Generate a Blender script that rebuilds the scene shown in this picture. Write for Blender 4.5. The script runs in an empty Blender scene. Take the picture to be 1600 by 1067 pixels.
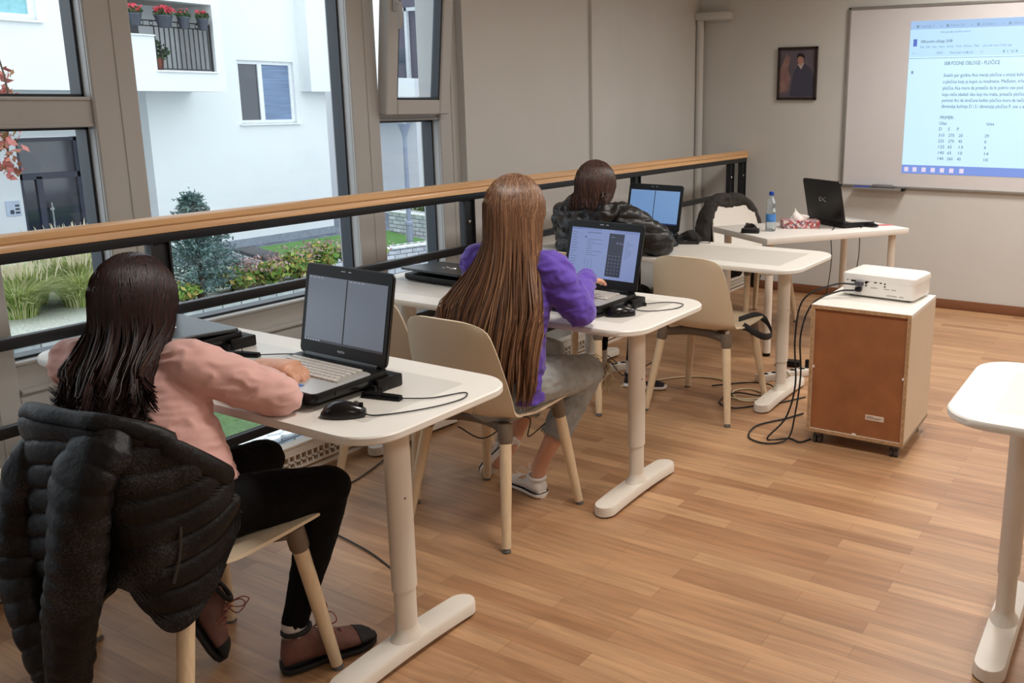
import bpy, bmesh, math, random
from mathutils import Vector, Matrix, noise
V = Vector
PI = math.pi
C = bpy.context.scene.collection
sc = bpy.context.scene
random.seed(7)

# ---------------------------------------------------------------- camera
cam_data = bpy.data.cameras.new('camera')
cam = bpy.data.objects.new('camera', cam_data)
C.objects.link(cam)
cam_data.sensor_width = 36.0
cam_data.lens = 1424.5 / 1600 * 36.0
cam_data.shift_x = -0.1125
cam_data.shift_y = -0.0364
cam_data.clip_start = 0.05
cam_data.clip_end = 200
cam.location = (0, 0, 1.5)
cam.rotation_euler = (math.radians(90 - 12.53), 0, math.radians(30.6))
sc.camera = cam

# ---------------------------------------------------------------- exposure, sky
sc.view_settings.view_transform = 'Standard'
sc.view_settings.look = 'None'
sc.view_settings.exposure = 0.0
sc.view_settings.gamma = 1.0
sc.view_settings.use_curve_mapping = False
sc.cycles.max_bounces = 8
sc.cycles.diffuse_bounces = 4
sc.cycles.transparent_max_bounces = 16
sc.cycles.use_denoising = True
sc.cycles.sample_clamp_indirect = 4.0
world = bpy.data.worlds.new('overcast sky')
sc.world = world
world.use_nodes = True
wn = world.node_tree
bg = wn.nodes['Background']
bg.inputs[0].default_value = (0.86, 0.93, 1.0, 1)
bg.inputs[1].default_value = 2.12

LAMP_W = 22.0
LAMP_COL = (1.0, 0.965, 0.915)

# ---------------------------------------------------------------- colours and materials
def lin(c):
    o = []
    for v in c[:3]:
        v = v / 255.0
        o.append(v / 12.92 if v <= 0.04045 else ((v + 0.055) / 1.055) ** 2.4)
    return (o[0], o[1], o[2], 1.0)

_mats = {}
def mat(name, rgb, rough=0.5, metal=0.0, var=0.06, scale=12.0, bump=0.0, bscale=60.0, spec=0.5,
        coat=0.0, sheen=0.0, emit=None, es=1.0, sss=0.0, stretch=None, aniso=0.0):
    if name in _mats:
        return _mats[name]
    m = bpy.data.materials.new(name)
    m.use_nodes = True
    nt = m.node_tree
    b = nt.nodes['Principled BSDF']
    c = lin(rgb)
    tc = nt.nodes.new('ShaderNodeTexCoord')
    src = tc.outputs['Object']
    if stretch:
        mp = nt.nodes.new('ShaderNodeMapping')
        mp.inputs['Scale'].default_value = stretch
        nt.links.new(src, mp.inputs[0])
        src = mp.outputs[0]
    nz = nt.nodes.new('ShaderNodeTexNoise')
    nz.inputs['Scale'].default_value = scale
    nz.inputs['Detail'].default_value = 4
    nt.links.new(src, nz.inputs['Vector'])
    rp = nt.nodes.new('ShaderNodeValToRGB')
    rp.color_ramp.elements[0].position = 0.3
    rp.color_ramp.elements[1].position = 0.7
    rp.color_ramp.elements[0].color = [max(0, v * (1 - var)) for v in c[:3]] + [1]
    rp.color_ramp.elements[1].color = [min(1, v * (1 + var)) for v in c[:3]] + [1]
    nt.links.new(nz.outputs['Fac'], rp.inputs[0])
    nt.links.new(rp.outputs[0], b.inputs['Base Color'])
    b.inputs['Roughness'].default_value = rough
    b.inputs['Metallic'].default_value = metal
    b.inputs['Specular IOR Level'].default_value = spec
    b.inputs['Coat Weight'].default_value = coat
    b.inputs['Sheen Weight'].default_value = sheen
    b.inputs['Anisotropic'].default_value = aniso
    if sss:
        b.inputs['Subsurface Weight'].default_value = sss
        b.inputs['Subsurface Radius'].default_value = (0.02, 0.008, 0.004)
        b.inputs['Subsurface Scale'].default_value = 0.3
    if emit:
        b.inputs['Emission Color'].default_value = lin(emit)
        b.inputs['Emission Strength'].default_value = es
    if bump:
        n2 = nt.nodes.new('ShaderNodeTexNoise')
        n2.inputs['Scale'].default_value = bscale
        n2.inputs['Detail'].default_value = 3
        nt.links.new(src, n2.inputs['Vector'])
        bp = nt.nodes.new('ShaderNodeBump')
        bp.inputs['Strength'].default_value = bump
        bp.inputs['Distance'].default_value = 0.01
        nt.links.new(n2.outputs['Fac'], bp.inputs['Height'])
        nt.links.new(bp.outputs[0], b.inputs['Normal'])
    _mats[name] = m
    return m

def brick_mat(name, c1, c2, mortar, bw, bh, ms=0.012, rough=0.8, rot=(0, 0, 0), bump=0.3, offs=0.5, grain=None, axes='XY', coat=0.0, bias=0.0, noisevar=0.15, squash=1.0):
    m = bpy.data.materials.new(name)
    m.use_nodes = True
    nt = m.node_tree
    b = nt.nodes['Principled BSDF']
    tc = nt.nodes.new('ShaderNodeTexCoord')
    sx = nt.nodes.new('ShaderNodeSeparateXYZ')
    nt.links.new(tc.outputs['Object'], sx.inputs[0])
    cx = nt.nodes.new('ShaderNodeCombineXYZ')
    nt.links.new(sx.outputs[axes[0]], cx.inputs[0])
    nt.links.new(sx.outputs[axes[1]], cx.inputs[1])
    br = nt.nodes.new('ShaderNodeTexBrick')
    br.inputs['Scale'].default_value = 1.0
    br.inputs['Color1'].default_value = lin(c1)
    br.inputs['Color2'].default_value = lin(c2)
    br.inputs['Mortar'].default_value = lin(mortar)
    br.inputs['Mortar Size'].default_value = ms
    br.inputs['Mortar Smooth'].default_value = 0.2
    br.inputs['Bias'].default_value = bias
    br.inputs['Brick Width'].default_value = bw
    br.inputs['Row Height'].default_value = bh
    br.offset = offs
    br.squash = squash
    nt.links.new(cx.outputs[0], br.inputs['Vector'])
    mp = nt.nodes.new('ShaderNodeMapping')
    mp.inputs['Scale'].default_value = grain or (8, 8, 8)
    nt.links.new(tc.outputs['Object'], mp.inputs[0])
    nz = nt.nodes.new('ShaderNodeTexNoise')
    nz.inputs['Scale'].default_value = 1.0
    nz.inputs['Detail'].default_value = 5
    nz.inputs['Distortion'].default_value = 0.6 if grain else 0
    nt.links.new(mp.outputs[0], nz.inputs['Vector'])
    mr = nt.nodes.new('ShaderNodeMapRange')
    mr.inputs['From Min'].default_value = 0.3
    mr.inputs['From Max'].default_value = 0.7
    mr.inputs['To Min'].default_value = 1 - noisevar
    mr.inputs['To Max'].default_value = 1 + noisevar
    nt.links.new(nz.outputs['Fac'], mr.inputs[0])
    mx = nt.nodes.new('ShaderNodeVectorMath')
    mx.operation = 'SCALE'
    nt.links.new(br.outputs['Color'], mx.inputs[0])
    nt.links.new(mr.outputs[0], mx.inputs['Scale'])
    nt.links.new(mx.outputs[0], b.inputs['Base Color'])
    b.inputs['Roughness'].default_value = rough
    b.inputs['Coat Weight'].default_value = coat
    b.inputs['Coat Roughness'].default_value = 0.35
    bp = nt.nodes.new('ShaderNodeBump')
    bp.inputs['Strength'].default_value = bump
    bp.inputs['Distance'].default_value = 0.005
    bp.invert = True
    nt.links.new(br.outputs['Fac'], bp.inputs['Height'])
    nt.links.new(bp.outputs[0], b.inputs['Normal'])
    return m

def glass_mat(name, tint=(1, 1, 1), refl=1.0):
    m = bpy.data.materials.new(name)
    m.use_nodes = True
    nt = m.node_tree
    nt.nodes.clear()
    out = nt.nodes.new('ShaderNodeOutputMaterial')
    tr = nt.nodes.new('ShaderNodeBsdfTransparent')
    tr.inputs[0].default_value = (*tint, 1)
    gl = nt.nodes.new('ShaderNodeBsdfGlossy')
    gl.inputs['Roughness'].default_value = 0.02
    gl.inputs[0].default_value = (0.9, 0.95, 1, 1)
    fr = nt.nodes.new('ShaderNodeFresnel')
    fr.inputs['IOR'].default_value = 1.45
    mu = nt.nodes.new('ShaderNodeMath')
    mu.operation = 'MULTIPLY'
    mu.inputs[1].default_value = refl
    nt.links.new(fr.outputs[0], mu.inputs[0])
    mx = nt.nodes.new('ShaderNodeMixShader')
    geo = nt.nodes.new('ShaderNodeNewGeometry')
    inv = nt.nodes.new('ShaderNodeMath')
    inv.operation = 'SUBTRACT'
    inv.inputs[0].default_value = 1.0
    nt.links.new(geo.outputs['Backfacing'], inv.inputs[1])
    m2 = nt.nodes.new('ShaderNodeMath')
    m2.operation = 'MULTIPLY'
    nt.links.new(mu.outputs[0], m2.inputs[0])
    nt.links.new(inv.outputs[0], m2.inputs[1])
    nt.links.new(m2.outputs[0], mx.inputs[0])
    nt.links.new(tr.outputs[0], mx.inputs[1])
    nt.links.new(gl.outputs[0], mx.inputs[2])
    nt.links.new(mx.outputs[0], out.inputs[0])
    _mats[name] = m
    return m

# ---------------------------------------------------------------- mesh helpers
def nb():
    return bmesh.new()

def add_box(bm, c, s, rz=0.0, bevel=0.0, seg=2, rot=None):
    before = set(bm.faces)
    M = Matrix.Translation(V(c)) @ (rot.to_4x4() if rot is not None else Matrix.Rotation(rz, 4, 'Z')) @ Matrix.Diagonal((s[0], s[1], s[2], 1))
    r = bmesh.ops.create_cube(bm, size=1.0, matrix=M)
    if bevel:
        es = list({e for v in r['verts'] for e in v.link_edges})
        bmesh.ops.bevel(bm, geom=es, offset=bevel, segments=seg, affect='EDGES', profile=0.5)
    return bm

def box(bm, x0, x1, y0, y1, z0, z1, bevel=0.0, seg=2):
    return add_box(bm, ((x0 + x1) / 2, (y0 + y1) / 2, (z0 + z1) / 2), (abs(x1 - x0), abs(y1 - y0), abs(z1 - z0)), 0, bevel, seg)

def rings_mesh(bm, rings, cap0=True, cap1=True, closed=True):
    vs = [[bm.verts.new(p) for p in r] for r in rings]
    n = len(vs[0])
    for a, b in zip(vs[:-1], vs[1:]):
        for i in range(n if closed else n - 1):
            j = (i + 1) % n
            bm.faces.new((a[i], a[j], b[j], b[i]))
    if cap0:
        bm.faces.new(list(reversed(vs[0])))
    if cap1:
        bm.faces.new(vs[-1])
    return vs

def catmull(pts, n):
    P = [V(p) for p in pts]
    if len(P) < 3:
        return [P[0].lerp(P[-1], i / n) for i in range(n + 1)]
    Q = [P[0] * 2 - P[1]] + P + [P[-1] * 2 - P[-2]]
    out = []
    m = len(P) - 1
    for k in range(n + 1):
        t = k / n * m
        i = min(int(t), m - 1)
        t -= i
        a, b, c, d = Q[i:i + 4]
        out.append(0.5 * ((2 * b) + (c - a) * t + (2 * a - 5 * b + 4 * c - d) * t * t + (3 * b - a - 3 * c + d) * t ** 3))
    return out

def lerp_list(vals, n):
    m = len(vals) - 1
    out = []
    for k in range(n + 1):
        t = k / n * m
        i = min(int(t), m - 1)
        t -= i
        t = t * t * (3 - 2 * t) if m > 1 else t
        a, b = vals[i], vals[i + 1]
        if isinstance(a, (tuple, list)) or isinstance(b, (tuple, list)):
            a = a if isinstance(a, (tuple, list)) else (a, a)
            b = b if isinstance(b, (tuple, list)) else (b, b)
            out.append((a[0] + (b[0] - a[0]) * t, a[1] + (b[1] - a[1]) * t))
        else:
            out.append(a + (b - a) * t)
    return out

def tube(bm, pts, rad, seg=10, up=None, cap=True, smooth=0, dome=False, fn=None):
    """sweep; rad: number, list, or list of (side, up) pairs. fn(k, angle) scales the radius."""
    P = [V(p) for p in pts]
    if not isinstance(rad, (list,)):
        rad = [rad] * len(P)
    if smooth:
        rad = lerp_list(rad, smooth)
        P = catmull(P, smooth)
    n = len(P)
    T = []
    for i in range(n):
        a = P[max(0, i - 1)]
        b = P[min(n - 1, i + 1)]
        t = (b - a)
        T.append(t.normalized() if t.length > 1e-9 else V((0, 0, 1)))
    if up is None:
        u = V((0, 0, 1)) if abs(T[0].z) < 0.9 else V((1, 0, 0))
    else:
        u = V(up)
    rings = []
    prev = None
    if dome:
        r0 = rad[0] if not isinstance(rad[0], (tuple, list)) else min(rad[0])
        r1 = rad[-1] if not isinstance(rad[-1], (tuple, list)) else min(rad[-1])
    frames = []
    for i in range(n):
        if up is None and prev is not None:
            nrm = prev - T[i] * prev.dot(T[i])
        else:
            nrm = u - T[i] * u.dot(T[i])
        if nrm.length < 1e-6:
            nrm = T[i].orthogonal()
        nrm.normalize()
        prev = nrm
        frames.append((T[i].cross(nrm), nrm))
    def ring(p, i, s, k):
        side, nrm = frames[i]
        r = rad[i]
        a, b = (r if isinstance(r, (tuple, list)) else (r, r))
        out = []
        for q in range(seg):
            th = 2 * PI * q / seg
            f = fn(i / (n - 1), th) if fn else 1.0
            out.append(p + side * (math.cos(th) * a * s * f) + nrm * (math.sin(th) * b * s * f))
        return out
    if dome:
        for s, o in ((0.35, 0.94), (0.75, 0.66)):
            rings.append(ring(P[0] - T[0] * (r0 * o), 0, s, 0))
    for i in range(n):
        rings.append(ring(P[i], i, 1.0, i))
    if dome:
        for s, o in ((0.75, 0.66), (0.35, 0.94)):
            rings.append(ring(P[-1] + T[-1] * (r1 * o), n - 1, s, n))
    rings_mesh(bm, rings, cap, cap)
    return bm

def ellipsoid(bm, c, r, rot=None, u=16, v=12):
    M = Matrix.Translation(V(c)) @ (rot.to_4x4() if rot is not None else Matrix.Identity(4)) @ Matrix.Diagonal((r[0], r[1], r[2], 1))
    bmesh.ops.create_uvsphere(bm, u_segments=u, v_segments=v, radius=1.0, matrix=M)

def lathe(bm, prof, c=(0, 0, 0), seg=20):
    rings = []
    for r, z in prof:
        r = max(r, 0.0004)
        rings.append([V((c[0] + r * math.cos(2 * PI * i / seg), c[1] + r * math.sin(2 * PI * i / seg), c[2] + z)) for i in range(seg)])
    rings_mesh(bm, rings)

def prism(bm, outline, z0, z1, bevel=0.0):
    lo = [V((p[0], p[1], z0)) for p in outline]
    hi = [V((p[0], p[1], z1)) for p in outline]
    if bevel:
        cx = sum(p[0] for p in outline) / len(outline)
        cy = sum(p[1] for p in outline) / len(outline)
        def ins(ps, z):
            out = []
            for p in ps:
                d = V((p[0] - cx, p[1] - cy, 0))
                L = d.length
                d = d * ((L - bevel) / L)
                out.append(V((cx + d.x, cy + d.y, z)))
            return out
        rings_mesh(bm, [ins(outline, z0), [V((p.x, p.y, z0 + bevel)) for p in lo], [V((p.x, p.y, z1 - bevel)) for p in lo], ins(outline, z1)])
    else:
        rings_mesh(bm, [lo, hi])

def rrect(w, d, r, n=8, cx=0, cy=0):
    out = []
    for sx, sy, a0 in ((1, 1, 0), (-1, 1, 90), (-1, -1, 180), (1, -1, 270)):
        for k in range(n + 1):
            a = math.radians(a0 + 90 * k / n)
            out.append((cx + sx * (w / 2 - r) + r * math.cos(a), cy + sy * (d / 2 - r) + r * math.sin(a)))
    return out

def obj(name, bm, m, parent=None, smooth=35, world=False, label=None):
    me = bpy.data.meshes.new(name)
    if world and parent is not None:
        root = parent
        off = V((0, 0, 0))
        while root is not None:
            off += root.location
            root = root.parent
        bmesh.ops.translate(bm, verts=bm.verts, vec=-off)
    bmesh.ops.recalc_face_normals(bm, faces=bm.faces)
    bm.to_mesh(me)
    bm.free()
    if m is not None:
        for mm in (m if isinstance(m, (list, tuple)) else [m]):
            me.materials.append(mm)
    if smooth:
        me.polygons.foreach_set('use_smooth', [True] * len(me.polygons))
        me.set_sharp_from_angle(angle=math.radians(smooth))
    o = bpy.data.objects.new(name, me)
    C.objects.link(o)
    if parent is not None:
        o.parent = parent
    if label:
        o['label'] = label
    return o

def fused(name, bm, voxel, m, parent=None, smooth=5, disp=None, factor=0.5):
    """one continuous skin grown over overlapping volumes (world coordinates in)"""
    off = V((0, 0, 0))
    root = parent
    while root is not None:
        off += root.location
        root = root.parent
    bmesh.ops.translate(bm, verts=bm.verts, vec=-off)
    bmesh.ops.recalc_face_normals(bm, faces=bm.faces)
    me = bpy.data.meshes.new('tmp')
    bm.to_mesh(me)
    bm.free()
    t = bpy.data.objects.new('tmp', me)
    C.objects.link(t)
    r = t.modifiers.new('r', 'REMESH')
    r.mode = 'VOXEL'
    r.voxel_size = voxel
    if smooth:
        s = t.modifiers.new('s', 'SMOOTH')
        s.factor = factor
        s.iterations = smooth
    dg = bpy.context.evaluated_depsgraph_get()
    dg.update()
    me2 = bpy.data.meshes.new_from_object(t.evaluated_get(dg))
    bpy.data.objects.remove(t)
    me2.name = name
    me2.materials.clear()
    for mm in (m if isinstance(m, (list, tuple)) else [m]):
        me2.materials.append(mm)
    if disp:
        ns = [v.normal.copy() for v in me2.vertices]
        for v, nn in zip(me2.vertices, ns):
            v.co += nn * disp(v.co + off, nn)
    me2.polygons.foreach_set('use_smooth', [True] * len(me2.polygons))
    me2.update()
    o = bpy.data.objects.new(name, me2)
    C.objects.link(o)
    if parent is not None:
        o.parent = parent
    return o

def thing(name, label, cat, loc=(0, 0, 0), rz=0.0, group=None):
    o = bpy.data.objects.new(name, None)
    o.empty_display_size = 0.1
    C.objects.link(o)
    o.location = loc
    o.rotation_euler = (0, 0, rz)
    o['label'] = label
    o['category'] = cat
    if group:
        o['group'] = group
    return o

def tag(o, label, cat, group=None, kind=None):
    o['label'] = label
    o['category'] = cat
    if group:
        o['group'] = group
    if kind:
        o['kind'] = kind
    return o

def struct(name, bm, m, parent=None, smooth=35):
    o = obj(name, bm, m, parent, smooth)
    if parent is None:
        o['kind'] = 'structure'
    return o

def dup(root, loc, rz, label, group=None):
    r = root.copy()
    C.objects.link(r)
    r.location = loc
    r.rotation_euler = (0, 0, rz)
    r['label'] = label
    if group:
        r['group'] = group
    def rec(src, dst):
        for ch in list(src.children):
            c = ch.copy()
            C.objects.link(c)
            c.parent = dst
            rec(ch, c)
    rec(root, r)
    return r

def text_bm(bm, s, size, depth=0.0008, M=None, align='LEFT', bold=0.0):
    cu = bpy.data.curves.new('t', 'FONT')
    cu.body = s
    cu.size = size
    cu.extrude = depth
    cu.offset = bold
    cu.align_x = align
    cu.resolution_u = 2
    t = bpy.data.objects.new('t', cu)
    C.objects.link(t)
    dg = bpy.context.evaluated_depsgraph_get()
    dg.update()
    me = bpy.data.meshes.new_from_object(t.evaluated_get(dg))
    if M is not None:
        me.transform(M)
    bm.from_mesh(me)
    bpy.data.objects.remove(t)
    bpy.data.meshes.remove(me)
    bpy.data.curves.remove(cu)
    return bm

def frame_M(o, x, y):
    """matrix whose local x,y axes are the given directions, origin o"""
    x = V(x).normalized()
    y = V(y)
    y = (y - x * y.dot(x)).normalized()
    z = x.cross(y)
    return Matrix(((x.x, y.x, z.x, o[0]), (x.y, y.y, z.y, o[1]), (x.z, y.z, z.z, o[2]), (0, 0, 0, 1)))
# ================================================================ THE ROOM
M_wall = mat('wall paint', (204, 204, 201), 0.75, var=0.02, scale=3, bump=0.05, bscale=180)
M_ceil = mat('ceiling paint', (225, 220, 212), 0.8, var=0.02, scale=3)
M_floor = brick_mat('laminate floor', (184, 144, 106), (156, 114, 80), (134, 96, 66), 0.62, 0.068, ms=0.0008, rough=0.42, bump=0.05,
                    grain=(3.2, 42, 3), coat=0.12, noisevar=0.2, offs=0.37)
M_pvc = mat('white window profile', (186, 185, 182), 0.38, var=0.02, scale=4)
M_gasket = mat('dark window gasket', (38, 44, 52), 0.45)
M_glass = glass_mat('window glass', (0.96, 0.985, 0.99), 0.9)
M_base = mat('baseboard wood', (128, 84, 58), 0.45, var=0.15, stretch=(2, 2, 30))
M_dark = mat('dark grey steel', (30, 31, 34), 0.42, metal=0.3, var=0.08)
M_rail = mat('oak handrail', (212, 166, 116), 0.38, var=0.16, scale=14, stretch=(1, 0.12, 6), coat=0.2)
M_white = mat('white laminate', (232, 228, 220), 0.38, var=0.015, scale=5)
M_steelw = mat('white powder coat', (224, 216, 204), 0.36, var=0.02)

X0, X1, Y0, Y1, ZC = -3.45, 3.4, -2.6, 6.9, 2.85
b = nb(); box(b, -2.995, X1, Y0, Y1, -0.14, 0.0)
struct('floor', b, M_floor, smooth=0)
b = nb(); box(b, X0 - 0.2, X1 + 0.15, Y0 - 0.15, Y1 + 0.15, ZC, ZC + 0.15)
struct('ceiling', b, M_ceil, smooth=0)
b = nb(); box(b, X0 - 0.2, X1, Y1, Y1 + 0.15, -1.9, ZC)
struct('wall_front', b, M_wall, smooth=0)
b = nb(); box(b, X1, X1 + 0.15, Y0 - 0.15, Y1 + 0.15, -0.14, ZC)
struct('wall_right', b, M_wall, smooth=0)
b = nb(); box(b, X0 - 0.2, X1, Y0 - 0.15, Y0, -1.9, ZC)
struct('wall_back', b, M_wall, smooth=0)
# left wall: solid beyond the windows, with a shallow chimney breast and a corner pipe
b = nb()
box(b, -3.62, -3.40, 3.985, Y1, -1.9, ZC)
box(b, -3.41, -3.375, 5.25, 5.62, -1.9, ZC, 0.004)
struct('wall_left', b, M_wall, smooth=30)
b = nb(); tube(b, [(-3.37, 6.85, -1.8), (-3.37, 6.85, 2.15)], 0.03, 16)
box(b, -3.4, -3.1, 6.8, 6.9, 2.13, 2.19, 0.01)
struct('trim_pipe', b, M_wall)
b = nb(); box(b, -2.9, X1, 6.885, 6.9, 0, 0.07, 0.004)
struct('baseboard_front', b, M_base)
b = nb(); box(b, X1 - 0.015, X1, Y0, 6.88, 0, 0.07, 0.004)
struct('baseboard_right', b, M_base)
# lower storey slab that the window wall drops down to
b = nb(); box(b, -3.6, -2.995, Y0, Y1, -1.98, -1.9)
struct('floor_lower', b, M_wall, smooth=0)
b = nb(); box(b, -3.005, -2.995, Y0, Y1, -1.9, -0.14)
struct('wall_stairwell', b, M_wall, smooth=0)
# curb at the floor edge: white grille strip with a row of slots, and its ledge
b = nb()
box(b, -2.968, -2.95, Y0, Y1, 0.028, 0.036)
box(b, -2.968, -2.95, Y0, Y1, 0.088, 0.128)
box(b, -2.968, -2.95, Y0, Y1, 0.0, 0.012)
y = Y0
while y < Y1:
    box(b, -2.966, -2.952, y, y + 0.008, 0.03, 0.09)
    y += 0.03
box(b, -2.966, -2.952, Y0, Y1, 0.056, 0.062)
box(b, -2.995, -2.945, Y0, Y1, 0.126, 0.134)
struct('trim_curb', b, M_steelw, smooth=0)
b = nb(); box(b, -2.993, -2.972, Y0, Y1, 0.0, 0.126)
struct('trim_curb_core', b, M_rail, smooth=0)

# ---- window wall
def pane_frame(b, y0, y1, z0, z1, t=0.05, x0=-3.56, x1=-3.47):
    for (a0, a1, c0, c1) in ((y0, y0 + t, z0, z1), (y1 - t, y1, z0, z1), (y0 + t, y1 - t, z0, z0 + t), (y0 + t, y1 - t, z1 - t, z1)):
        box(b, x0, x1, a0, a1, c0, c1, 0.004, 1)

def gasket(b, y0, y1, z0, z1, x0=-3.575, x1=-3.505, t=0.012):
    for (a0, a1, c0, c1) in ((y0, y0 + t, z0, z1), (y1 - t, y1, z0, z1), (y0, y1, z0, z0 + t), (y0, y1, z1 - t, z1)):
        box(b, x0, x1, a0, a1, c0, c1)

wcount = [0]
def window_unit(openings, y0, y1, bare=()):
    """one bay: y0..y1; openings [(z0,z1)]; everything else of the bay is profile"""
    wcount[0] += 1
    root = bpy.data.objects.new('window_%d' % wcount[0], None)
    root['kind'] = 'structure'
    C.objects.link(root)
    root.location = (-3.5, y0, -1.9)
    fr = nb(); gk = nb(); gl = nb()
    zs = sorted(openings)
    z = -1.9
    for (a, c) in zs:
        box(fr, -3.56, -3.47, y0, y1, z, a)        # panel or transom below each opening
        z = c
    box(fr, -3.56, -3.47, y0, y1, z, ZC)
    for i, (a, c) in enumerate(zs):
        if i in bare:
            continue
        # stepped inner bead
        pane_frame(fr, y0 - 0.012, y1 + 0.012, a - 0.012, c + 0.012, 0.014, -3.54, -3.462)
        gasket(gk, y0, y1, a, c)
        box(gl, -3.545, -3.537, y0 + 0.004, y1 - 0.004, a + 0.004, c - 0.004)
    def rel(bm):
        bmesh.ops.translate(bm, verts=bm.verts, vec=(3.5, -y0, 1.9))
        return bm
    f = struct('window_frame', rel(fr), M_pvc, root)
    struct('gasket', rel(gk), M_gasket, root)
    struct('glass', rel(gl), M_glass, root, 0)
    return root

# vertical profiles between the bays
def mullion(y0, y1, x1=-3.45):
    b = nb(); box(b, -3.6, x1, y0, y1, -1.9, ZC, 0.006, 1)
    # a shallow rebate line down the middle
    box(b, x1 - 0.001, x1 + 0.004, y0 + (y1 - y0) * 0.56, y1 - 0.004, -1.9, ZC, 0.002, 1)
    mullion.n += 1
    struct('trim_%d' % mullion.n, b, M_pvc)
mullion.n = 0
narrow = [(-1.7, -1.0), (-0.85, 0.33), (0.587, 1.41), (1.515, 2.6)]
wide = [(-1.7, -1.0), (-0.85, 0.33), (0.587, 2.6)]
mullion(3.835, 4.0)
# bay 3 (narrow, with the tilted sash above)
w3 = window_unit([(-1.7, -1.0), (-0.85, 0.2), (0.5, 1.405), (1.46, 2.6)], 3.39, 3.835, bare=(3,))
mullion(3.215, 3.39)
window_unit(wide, 2.14, 3.215)
mullion(1.965, 2.14)
window_unit(narrow, 1.575, 1.965)
mullion(1.40, 1.575)
window_unit(wide, 0.325, 1.40)
mullion(0.15, 0.325)
window_unit(narrow, -0.24, 0.15)
mullion(-0.415, -0.24)
window_unit(wide, -1.49, -0.415)
mullion(-1.665, -1.49)
b = nb(); box(b, -3.62, -3.45, Y0, -1.665, -1.9, ZC)
struct('wall_left_rear', b, M_wall, smooth=0)
# sill ledges under the wide bays
for (a, c) in ((2.14, 3.215), (1.575, 1.965), (0.325, 1.40), (3.39, 3.835)):
    b = nb(); box(b, -3.48, -3.435, a, c, 0.478, 0.492, 0.003)
    box(b, -3.48, -3.452, a, c, 0.36, 0.478, 0.002)
    mullion.n += 1
    struct('trim_%d' % mullion.n, b, M_pvc)
# tilted hopper sash, hinged at its foot, top leaning into the room
sash = thing('tilted_window_sash', 'narrow white window sash tilted inward at the top, right of the tall pane', 'window sash', (-3.465, 3.385, 1.44))
b = nb()
W, Hs, t = 0.465, 1.24, 0.075
for (a0, a1, c0, c1) in ((0, t, 0, Hs), (W - t, W, 0, Hs), (t, W - t, 0, t), (t, W - t, Hs - t, Hs)):
    box(b, 0, 0.07, a0, a1, c0, c1, 0.006, 1)
so = obj('sash_frame', b, M_pvc, sash)
b = nb(); gasket(b, t - 0.002, W - t + 0.002, t - 0.002, Hs - t + 0.002, 0.008, 0.06, 0.012)
go = obj('gasket', b, M_gasket, sash)
b = nb(); box(b, 0.03, 0.038, t, W - t, t, Hs - t)
gl_ = obj('glass', b, M_glass, sash, 0)
b = nb(); box(b, 0.07, 0.082, 0.022, 0.05, 0.50, 0.57, 0.004); tube(b, [(0.08, 0.036, 0.54), (0.11, 0.036, 0.54), (0.115, 0.036, 0.50), (0.115, 0.036, 0.42)], 0.009, 8)
obj('handle', b, M_pvc, sash)
sash.rotation_euler = (0, math.radians(6.0), 0)

# ---- railing
rl = thing('railing', 'dark steel railing with an oak handrail along the window side', 'railing', (-2.97, 2.0, 0.134))
def rel_obj(name, b, m, root, smooth=35, label=None):
    return obj(name, b, m, root, smooth, world=True, label=label)
b = nb()
prof = [(-0.026, -0.012), (-0.028, 0.01), (-0.022, 0.034), (-0.008, 0.042), (0.008, 0.042), (0.022, 0.034), (0.024, 0.016), (0.019, 0.010), (0.024, 0.002), (0.026, -0.012)]
rings = [[V((-2.97 + p[0], yy, 1.073 + p[1])) for p in prof] for yy in (Y0 + 0.02, 6.895)]
rings_mesh(b, rings)
rel_obj('handrail', b, M_rail, rl)
b = nb(); box(b, -2.992, -2.948, Y0 + 0.02, 6.88, 1.027, 1.061, 0.003)
rel_obj('rail_bar', b, M_dark, rl)
for z in (0.785, 0.515, 0.235):
    b = nb(); box(b, -2.985, -2.955, Y0 + 0.02, 6.6, z - 0.018, z + 0.018, 0.003)
    rel_obj('rail_bar', b, M_dark, rl)
for y in (-1.42, 0.2, 1.85, 3.47, 5.13, 6.61, 6.84):
    b = nb()
    box(b, -2.978, -2.962, y - 0.033, y + 0.033, 0.134, 1.03, 0.002)
    box(b, -2.99, -2.95, y - 0.037, y - 0.029, 0.134, 1.03, 0.001)
    box(b, -2.99, -2.95, y + 0.029, y + 0.037, 0.134, 1.03, 0.001)
    p = rel_obj('post', b, M_dark, rl)
    for zz in (0.92, 0.3):
        b = nb()
        ellipsoid(b, (-2.958, y, zz), (0.006, 0.009, 0.009), None, 10, 6)
        obj('bolt', b, mat('steel', (190, 190, 190), 0.3, metal=1), p, world=True)

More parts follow.
